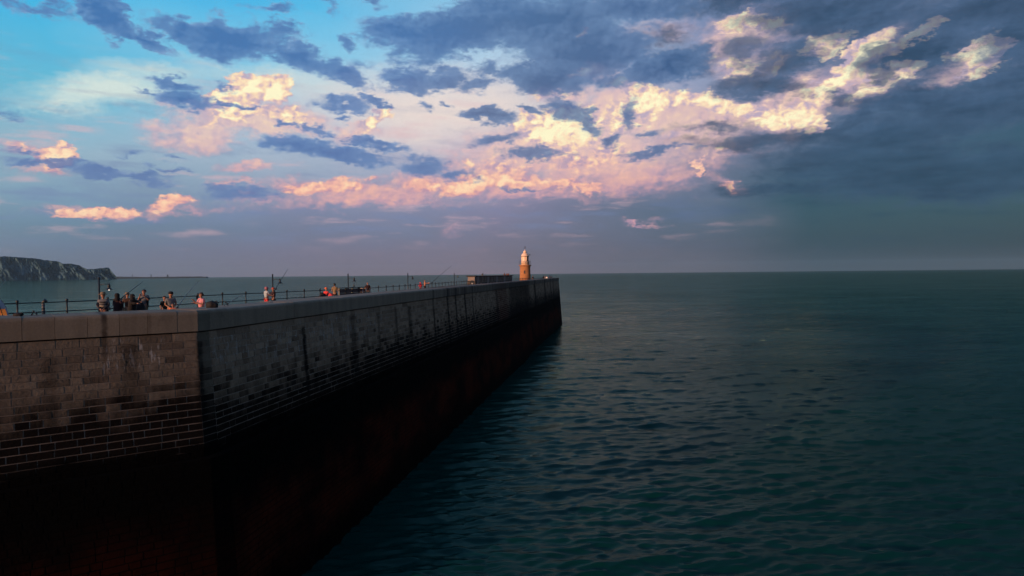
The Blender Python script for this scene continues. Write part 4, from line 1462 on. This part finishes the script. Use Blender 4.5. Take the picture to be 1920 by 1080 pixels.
p = at_depth(80.5, 30.5)
t = thing('viewing_telescope', 'slim dark viewing telescope with pale bands beside the left railing post', 'telescope', (p.x, p.y, DECK))
MB().tube([(0, 0, 0), (0, 0, 0.05)], 0.16, 12).tube([(0, 0, 0), (0, 0, 1.0)], 0.075, 10).build('column', iron, t, True)
MB().tube([(0, 0, 1.0), (0, 0, 1.32)], 0.062, 10).build('sleeve', mat('telescope_grey', (0.03, 0.036, 0.045), 0.5, 0.3, 25), t, True)
for z in (1.03, 1.17, 1.30):
    MB().lathe([(0.066, -0.018), (0.066, 0.018)], 12, (0, 0, z)).build('band', mat('telescope_band', (0.14, 0.16, 0.18), 0.5, 0.1), t, True)
MB().tube([(-0.05, 0.0, 1.34), (0.13, -0.02, 1.47)], [0.06, 0.085], 10).build('head', iron, t, True)


# ------------------------------------------------------------------ people
SKIN = mat('skin', (0.28, 0.14, 0.095), 0.6, 0.08, 10)
SKIN_D = mat('skin_tanned', (0.30, 0.15, 0.09), 0.6, 0.08, 10)


def cloth(name, c, var=0.18):
    return mat('cloth_' + name, c, 0.9, var, 14.0)


POSES = {   # elbow and wrist for right(-x) and left(+x), metres for a 1.75 m body facing -y
    'relaxed': (((-.25, .02, 1.13), (-.24, -.10, .90)), ((.25, .02, 1.13), (.24, -.10, .90))),
    'clasped': (((-.25, .00, 1.14), (-.07, -.20, 1.00)), ((.25, .00, 1.14), (.06, -.20, .99))),
    'phone': (((-.24, -.10, 1.17), (-.12, -.34, 1.36)), ((.23, -.06, 1.16), (-.04, -.30, 1.24))),
    'face': (((-.25, -.12, 1.20), (-.12, -.24, 1.44)), ((.27, -.12, 1.20), (.08, -.25, 1.44))),
    'rod': (((-.24, -.10, 1.15), (-.10, -.36, 1.16)), ((.24, -.14, 1.16), (.04, -.50, 1.30))),
    'reach': (((-.22, -.20, 1.30), (-.12, -.48, 1.28)), ((.20, -.24, 1.32), (.06, -.55, 1.34))),
}


def skinned(name, verts, edges, radii, m, parent, s, root=0):
    me = bpy.data.meshes.new(name)
    me.from_pydata([tuple(Vector(v) * s) for v in verts], edges, [])
    me.materials.append(m)
    o = bpy.data.objects.new(name, me)
    link(o, parent)
    md = o.modifiers.new('skin', 'SKIN')
    md.use_smooth_shade = True
    if not me.skin_vertices:
        bpy.context.view_layer.objects.active = o
    for i, r in enumerate(radii):
        sv = me.skin_vertices[0].data[i]
        sv.radius = (r * s, r * s) if not hasattr(r, '__len__') else (r[0] * s, r[1] * s)
        sv.use_root = (i == root)
    sd = o.modifiers.new('subdiv', 'SUBSURF')
    sd.levels = sd.render_levels = 1
    return o


def person(label, loc, h, face, pose='relaxed', top=None, bottom=None, hair=None, hat=None, shorts=False, robe=None, hood=None, coat=None, skin=SKIN, sleeves='short', group=None, lean=0.0, stripes=None):
    """One standing figure; face 0 looks at -y (towards the camera)."""
    s = h / 1.75
    t = thing('person', label, 'person', loc, face, group)
    V, E, RD = [], [], []

    def v(p, r, par=None):
        V.append(p)
        RD.append(r)
        if par is not None:
            E.append((par, len(V) - 1))
        return len(V) - 1
    ln = lambda z: -lean * max(0, z - .93)
    pel = v((0, 0, .93), .135)
    wa = v((0, ln(1.1), 1.10), .120, pel)
    ch = v((0, ln(1.3), 1.31), .135, wa)
    nb = v((0, .01 + ln(1.45), 1.45), .070, ch)
    nk = v((0, ln(1.51), 1.51), .052, nb)
    jaw = v((0, -.03 + ln(1.57), 1.575), .072, nk)
    hc = v((0, -.015 + ln(1.65), 1.655), .092, jaw)
    v((0, .0 + ln(1.72), 1.715), .060, hc)
    v((0, -.125 + ln(1.63), 1.635), .013, hc)           # nose
    for sx in (-1, 1):
        v((sx * .098, .005 + ln(1.64), 1.64), .014, hc)  # ears
    arms = []
    for (el, wr), sx in zip(POSES[pose], (-1, 1)):
        el = (el[0], el[1] + ln(el[2]), el[2])
        wr = (wr[0], wr[1] + ln(wr[2]), wr[2])
        sh = v((sx * .175, ln(1.41), 1.405), .062, ch)
        e_ = v(el, .043, sh)
        w_ = v(wr, .030, e_)
        d = (Vector(wr) - Vector(el)).normalized()
        lat = d.cross(Vector((0, 0, 1)))
        lat = lat.normalized() if lat.length > .1 else Vector((1, 0, 0))
        up = lat.cross(d)
        pm = Vector(wr) + d * .07
        p_ = v(tuple(pm), .034, w_)
        for f in range(4):
            b = pm + d * .045 + lat * (.019 * (f - 1.5))
            ln_ = (.062, .070, .066, .050)[f]
            k1 = v(tuple(b), .010, p_)
            k2 = v(tuple(b + d * ln_ * .5 - up * .012), .009, k1)
            v(tuple(b + d * ln_ * .8 - up * .035), .008, k2)
        b = pm - d * .02 + lat * (.036 * -sx)
        k1 = v(tuple(b + d * .02), .011, p_)
        v(tuple(b + d * .055 + lat * (.012 * -sx) - up * .01), .009, k1)
        arms.append((Vector(el), Vector(wr), Vector((sx * .175, ln(1.41), 1.405))))
    for sx in (-1, 1):
        hp = v((sx * .085, 0, .88), .090, pel)
        kn = v((sx * .10, -.015, .49), .058, hp)
        an = v((sx * .105, .02, .09), .038, kn)
        v((sx * .115, -.13, .035), .034, an)
    skinned('body', V, E, RD, skin, t, s)
    # eyes
    for sx in (-1, 1):
        MB().ball((sx * .034 * s, (-.098 + ln(1.66)) * s, 1.665 * s), .012 * s, 6, 5).build('eye', iron, t, True)
    if top:
        vv = [(0, 0, .92), (0, ln(1.1), 1.10), (0, ln(1.31), 1.31), (0, .01 + ln(1.44), 1.44)]
        ee = [(0, 1), (1, 2), (2, 3)]
        rr = [.150, .145, .160, .085]
        for el, wr, sh in arms:
            i = len(vv)
            vv.append(tuple(sh))
            rr.append(.085)
            ee.append((2, i))
            endp = sh.lerp(el, .75) if sleeves == 'short' else el
            vv.append(tuple(endp))
            rr.append(.066)
            ee.append((i, i + 1))
            if sleeves == 'long':
                vv.append(tuple(wr))
                rr.append(.048)
                ee.append((i + 1, i + 2))
        so = skinned('shirt', vv, ee, rr, top, t, s)
        if stripes:
            for z, hgt, m in stripes:
                MB().lathe([(.152, -hgt / 2), (.158, 0), (.152, hgt / 2)], 20, (0, ln(z) * s - .022 * s, z * s), 1.08 * s, .95 * s).build('stripe', m, so, True)
    if coat:
        for sx in (-1, 1):
            vv = [(sx * .10, .03, .80), (sx * .115, .03 + ln(1.1), 1.10), (sx * .12, .03 + ln(1.32), 1.33), (sx * .075, .03 + ln(1.43), 1.44)]
            el, wr, sh = arms[0 if sx < 0 else 1]
            vv += [tuple(sh), tuple(sh.lerp(el, .95))]
            rr = [.095, .10, .105, .06, .082, .070]
            ee = [(0, 1), (1, 2), (2, 3), (2, 4), (4, 5)]
            if sleeves == 'long':
                vv.append(tuple(wr))
                rr.append(.055)
                ee.append((5, 6))
            skinned('jacket_side', vv, ee, rr, coat, t, s)
    if bottom:
        vv = [(0, 0, .95)]
        ee, rr = [], [.145]
        for sx in (-1, 1):
            i = len(vv)
            vv += [(sx * .088, 0, .86), (sx * .10, -.01, .52)]
            rr += [.108, .088 if shorts else .075]
            ee += [(0, i), (i, i + 1)]
            if not shorts:
                vv.append((sx * .105, .015, .11))
                rr.append(.062)
                ee.append((i + 1, i + 2))
        skinned('shorts' if shorts else 'trousers', vv, ee, rr, bottom, t, s)
    if robe:
        vv = []
        rob = MB()
        N = 20
        prof = [(.30, .04), (.27, .45), (.235, .85), (.215, 1.10), (.215, 1.28), (.19, 1.40), (.12, 1.475), (.085, 1.50)]
        rob.lathe([(r * s, z * s) for r, z in prof], N, (0, 0, 0), 1.0, .82)
        rob.v = [(x, y + ln(z / s) * s + .012 * math.sin(math.atan2(y, x) * 6) * (1.4 - z / s), z) for x, y, z in rob.v]
        rob.build('robe', robe, t, True)
        for k, (el, wr, sh) in enumerate(arms):
            skinned('sleeve', [tuple(sh), tuple(el), tuple(wr)], [(0, 1), (1, 2)], [.095, .085, .07], robe, t, s)
    if hood:
        hd = MB()
        hd.lathe([(r * s, z * s) for r, z in [(.20, 1.38), (.15, 1.47), (.112, 1.54), (.122, 1.64), (.118, 1.70), (.085, 1.755), (.02, 1.775)]], 18, (0, (.022 + ln(1.62)) * s, 0), 1.0, 1.02)
        hd.build('hood', hood, t, True)
    if hair:
        hm, ln_ = hair
        vs, fs = [], []
        n, m_ = 16, 8
        for i in range(m_ + 1):
            ph = math.pi * (i / m_) * (.58 if ln_ < 1 else .80)
            for j in range(n):
                a = 2 * math.pi * j / n
                back = math.sin(a)
                cut = 1.0 if back > -.25 else .55
                p2 = ph * cut
                vs.append((.108 * s * math.sin(p2) * math.cos(a), (.118 * s * math.sin(p2) * math.sin(a)) + (.012 + ln(1.66)) * s, 1.655 * s + .118 * s * math.cos(p2)))
        for i in range(m_):
            for j in range(n):
                fs.append((i * n + j, (i + 1) * n + j, (i + 1) * n + (j + 1) % n, i * n + (j + 1) % n))
        mesh_obj('hair', vs, fs, hm, t, True)
    if hat:
        hm, kind = hat
        z = 1.69
        if kind == 'brim':
            pr = [(.19, z - .012), (.20, z), (.115, z + .015), (.112, z + .07), (.09, z + .105), (.02, z + .11)]
        elif kind == 'cap':
            pr = [(.118, z - .03), (.118, z + .02), (.10, z + .07), (.05, z + .10), (.01, z + .105)]
        else:
            pr = [(.125, z - .09), (.13, z), (.115, z + .06), (.07, z + .10), (.01, z + .115)]
        hb = MB().lathe([(r * s, q * s) for r, q in pr], 18, (0, (-.005 + ln(1.7)) * s, 0), 1.0, 1.06)
        if kind == 'cap':
            hb.box((0, (-.15 + ln(1.7)) * s, (z - .02) * s), (.15 * s, .12 * s, .014 * s))
        hb.build('hat', hm, t, True)
    return t, arms, s


def gp(px, depth):
    q = at_depth(px, depth)
    return (q.x, q.y, DECK)


def rod(label, base, tip, owner=None):
    """Fishing rod from butt to tip, world points."""
    b, e = Vector(base), Vector(tip)
    t = thing('fishing_rod', label, 'fishing rod', b)
    d = e - b
    sag = Vector((0, 0, -0.02 * d.length))
    pts = [d * q + sag * (q * q) * 1.0 for q in np.linspace(0, 1, 9)]
    MB().tube(pts, list(np.linspace(0.026, 0.011, 9)), 6).build('blank', iron, t, True)
    dn = d.normalized()
    MB().tube([dn * 0.0, dn * 0.55], 0.028, 8).build('handle', black_cloth, t, True)
    MB().ball(tuple(dn * 0.62 + Vector((0, 0, -0.07))), 0.06, 8, 6).build('reel', mat('reel_metal', (0.12, 0.12, 0.13), 0.35, 0.1, metal=0.8), t, True)


def pt(px, py, depth):
    d = ray(px, py)
    k = depth / d.y
    return Vector((d.x * k, d.y * k, CAM_Z + d.z * k))


c_black = cloth('black', (0.004, 0.004, 0.005))
c_navy = cloth('navy', (0.006, 0.007, 0.016))
c_maroon = cloth('maroon', (0.020, 0.005, 0.008))
c_white = cloth('white', (0.55, 0.55, 0.56))
c_white_shade = cloth('white_shade', (0.12, 0.13, 0.145))  # left-hand figures' pale cloth darkened: their shade is put into the colour
c_grey = cloth('grey', (0.11, 0.125, 0.14))
c_cream = cloth('cream', (0.26, 0.22, 0.16))
c_khaki = cloth('khaki', (0.16, 0.13, 0.08))
c_pink = cloth('pink', (0.62, 0.26, 0.30))
c_red = cloth('red', (0.70, 0.055, 0.055))
c_orange = cloth('orange', (0.70, 0.16, 0.06))
c_ltblue = cloth('light_blue', (0.34, 0.42, 0.46))
c_tan = cloth('tan', (0.22, 0.15, 0.075))
c_umber = cloth('umber', (0.045, 0.022, 0.014))  # cream top darkened to brown: shade put into the colour
c_hair = mat('dark_hair', (0.012, 0.010, 0.009), 0.6, 0.2, 30)
c_hair_b = mat('brown_hair', (0.05, 0.028, 0.018), 0.6, 0.2, 30)
c_straw = cloth('straw', (0.17, 0.13, 0.08))  # straw darkened: shade over the left-hand figures put into the colour
c_phone = mat('phone_black', (0.006, 0.006, 0.008), 0.3, 0.0)

person('man in pale brimmed hat, striped shirt and dark jacket under the lit lamp', gp(193, 32.0), 1.74, R(18), 'clasped', top=c_white_shade, bottom=c_black, hat=(c_straw, 'brim'), coat=c_navy, sleeves='long',
       stripes=[(1.32, .05, c_navy), (1.22, .03, c_navy), (1.13, .05, c_cream), (1.06, .04, c_navy)])
person('woman in long maroon robe and dark hood seen from behind', gp(220, 34.0), 1.66, R(165), 'clasped', robe=c_maroon, hood=c_black)
person('woman in black robe and black hood leaning beside the pale straw hat', gp(246.5, 33.5), 1.62, R(70), 'reach', robe=c_black, hood=c_black, lean=.12)
person('person in a pale straw hat and cream clothes half hidden behind the black robe', gp(238.5, 35.6), 1.64, R(200), 'relaxed', top=c_umber, bottom=c_tan, hat=(c_straw, 'brim'), sleeves='long')
person('man in black waistcoat and pale shirt holding both hands at his face', gp(270, 36.0), 1.80, R(10), 'face', top=c_grey, bottom=c_khaki, hair=(c_hair, 0), coat=c_black)
person('man in grey shirt and dark cap bending over the parapet', gp(319, 33.0), 1.72, R(40), 'clasped', top=c_grey, bottom=c_grey, hat=(c_black, 'cap'), lean=.15, skin=SKIN_D)
person('dark haired child in black behind the man in the grey shirt', gp(308, 34.2), 1.50, R(60), 'relaxed', top=c_black, bottom=c_black, hair=(c_hair, 0))
person('small child in orange with dark red hair in front of the grey shirt', gp(323.5, 31.8), 1.22, R(30), 'relaxed', top=c_orange, bottom=c_black, hair=(c_hair_b, 0))
tp, arms, s_ = person('woman in sunlit pink and white top holding up a phone', gp(377, 33.2), 1.68, R(-35), 'phone', top=c_pink, bottom=c_white, hair=(c_hair_b, 1), skin=SKIN)
ph = thing('phone', 'black phone held up by the woman in pink', 'phone', pt(369.5, 557.5, 32.9))
MB().box((0, 0, 0), (0.09, 0.02, 0.18), 0.5, ch=0.006).build('case', c_phone, ph)
MB().box((0.0, 0.013, 0), (0.078, 0.004, 0.16), 0.5).build('screen', mat('phone_screen', (0.02, 0.02, 0.025), 0.1, 0.0), ph)

person('person in pale blue top and red shorts facing away', gp(499.5, 48.0), 1.66, R(150), 'rod', top=c_ltblue, bottom=c_red, shorts=True, hat=(cloth('pink_hat', (0.35, 0.14, 0.18)), 'beanie'))
person('angler in dark clothes and red cap holding a rod under a lamp', gp(512.5, 47.6), 1.62, R(-40), 'rod', top=c_maroon, bottom=c_black, hat=(cloth('red_cap', (0.40, 0.08, 0.05)), 'cap'))
person('person in bright red clothes and orange hat beside a red bag', gp(611.5, 51.0), 1.52, R(170), 'relaxed', top=c_red, bottom=c_red, hat=(c_orange, 'brim'), sleeves='long')
person('dark haired person in tan waistcoat seen from behind by the timber screen', gp(627.5, 57.5), 1.78, R(178), 'clasped', top=c_tan, bottom=c_black, hair=(c_hair, 1))
person('bald man in black t-shirt and pale shorts right of the timber screen', gp(689.5, 66.5), 1.76, R(200), 'relaxed', top=c_maroon, bottom=c_cream, shorts=True, skin=SKIN)
person('child in bright red hooded top near the railing', gp(788.5, 91.0), 1.40, R(190), 'clasped', top=cloth('crimson', (0.72, 0.035, 0.07)), bottom=c_red, hood=cloth('crimson', (0.72, 0.035, 0.07)), sleeves='long')
person('bare-chested angler leaning into a long raised rod', gp(797, 90.0), 1.74, R(80), 'reach', bottom=c_maroon, shorts=True, hair=(c_hair_b, 0), skin=mat('skin_sunlit', (0.48, 0.20, 0.11), 0.6, 0.08), lean=-.05)  # sunlight is put into this lighter, warmer skin colour
person('person in black standing right of the lighthouse', gp(999.3, 178), 1.82, R(30), 'relaxed', top=c_black, bottom=c_black, hair=(c_hair, 0))
G = 'people gathered at the pier head'
person('person in dark red at the left of the pier head group', gp(1019.5, 190), 1.76, R(160), 'relaxed', top=c_maroon, bottom=c_black, hair=(c_hair, 0), group=G)
person('person in white shirt in the pier head group', gp(1022.0, 189), 1.74, R(20), 'clasped', top=c_grey, bottom=c_black, hair=(c_hair_b, 0), group=G)
person('person in bright sunlit white in the middle of the pier head group', gp(1025.3, 188), 1.70, R(-20), 'clasped', top=cloth('bright_white', (0.82, 0.80, 0.78)), bottom=c_white, sleeves='long', hair=(c_hair_b, 0), group=G)
person('person in pale pink top right of the sunlit white figure', gp(1030.8, 191), 1.82, R(40), 'relaxed', top=c_pink, bottom=c_black, hair=(c_hair, 0), group=G)
person('person in cream top at the right end of the pier head group', gp(1034.0, 192), 1.76, R(-30), 'relaxed', top=c_cream, bottom=c_black, hair=(c_hair, 0), group=G)

q = gp(620.5, 50.2)
t = lump('sports_bag', 'bright red sports bag standing right of the orange hat', 'bag', (q[0], q[1], DECK), (0.27, 0.2, 1.18), 0.0, 2.0, c_red, False)
q = gp(604.5, 50.5)
lump('holdall', 'black sloping holdall left of the orange hat', 'bag', (q[0], q[1], DECK), (0.36, 0.25, 1.18), 0.0, 6.0, black_cloth, False)
q = gp(262.5, 34.8)
lump('equipment_bag', 'black heaped equipment bag left of the man in the waistcoat', 'bag', (q[0], q[1], DECK), (0.26, 0.25, 1.35), 0.0, 9.0, black_cloth, False)

rod('long rod leaning past the pale straw hat', pt(224.5, 562, 34.6), pt(268, 526, 37.5))
rod('rod propped on the railing right of the grey shirt', pt(331, 578, 33.0), pt(371, 521, 47))
rod('slim rod propped against the railing right of the rucksack', pt(424, 572, 36.0), pt(461, 543, 53))
rod('rod raised by the angler under the lamp', pt(513, 548, 46.8), pt(539.5, 503, 50))
rod('long rod raised over the sea by the bare-chested angler', pt(806, 533, 89.2), pt(847, 496.5, 93))
rod('rod tip crossing the left edge above the fishing shelter', pt(-12, 553, 36.0), pt(12, 522, 40))
rod('low rod lying across the railing left of the timber screen', pt(546, 565, 50.0), pt(566, 551, 60))
rod('thin rod between the maroon robe and the man in the hat', pt(204, 578, 33.0), pt(216, 567, 38))


# ------------------------------------------------------------------ haze over the water
hz = MB().box((0, 0, 128.0), (36000, 36000, 264.0))
hm = bpy.data.materials.new('sea_haze')
hm.use_nodes = True
g = Nodes(hm.node_tree)
vol = g.new('ShaderNodeVolumePrincipled')
vol.inputs['Color'].default_value = (0.42, 0.74, 0.95, 1)
vol.inputs['Density'].default_value = 2.0e-5
vol.inputs['Anisotropy'].default_value = 0.2
g.put(g.new('ShaderNodeOutputMaterial').inputs['Volume'], vol.outputs[0])
hz.build('haze', hm)['kind'] = 'stuff'
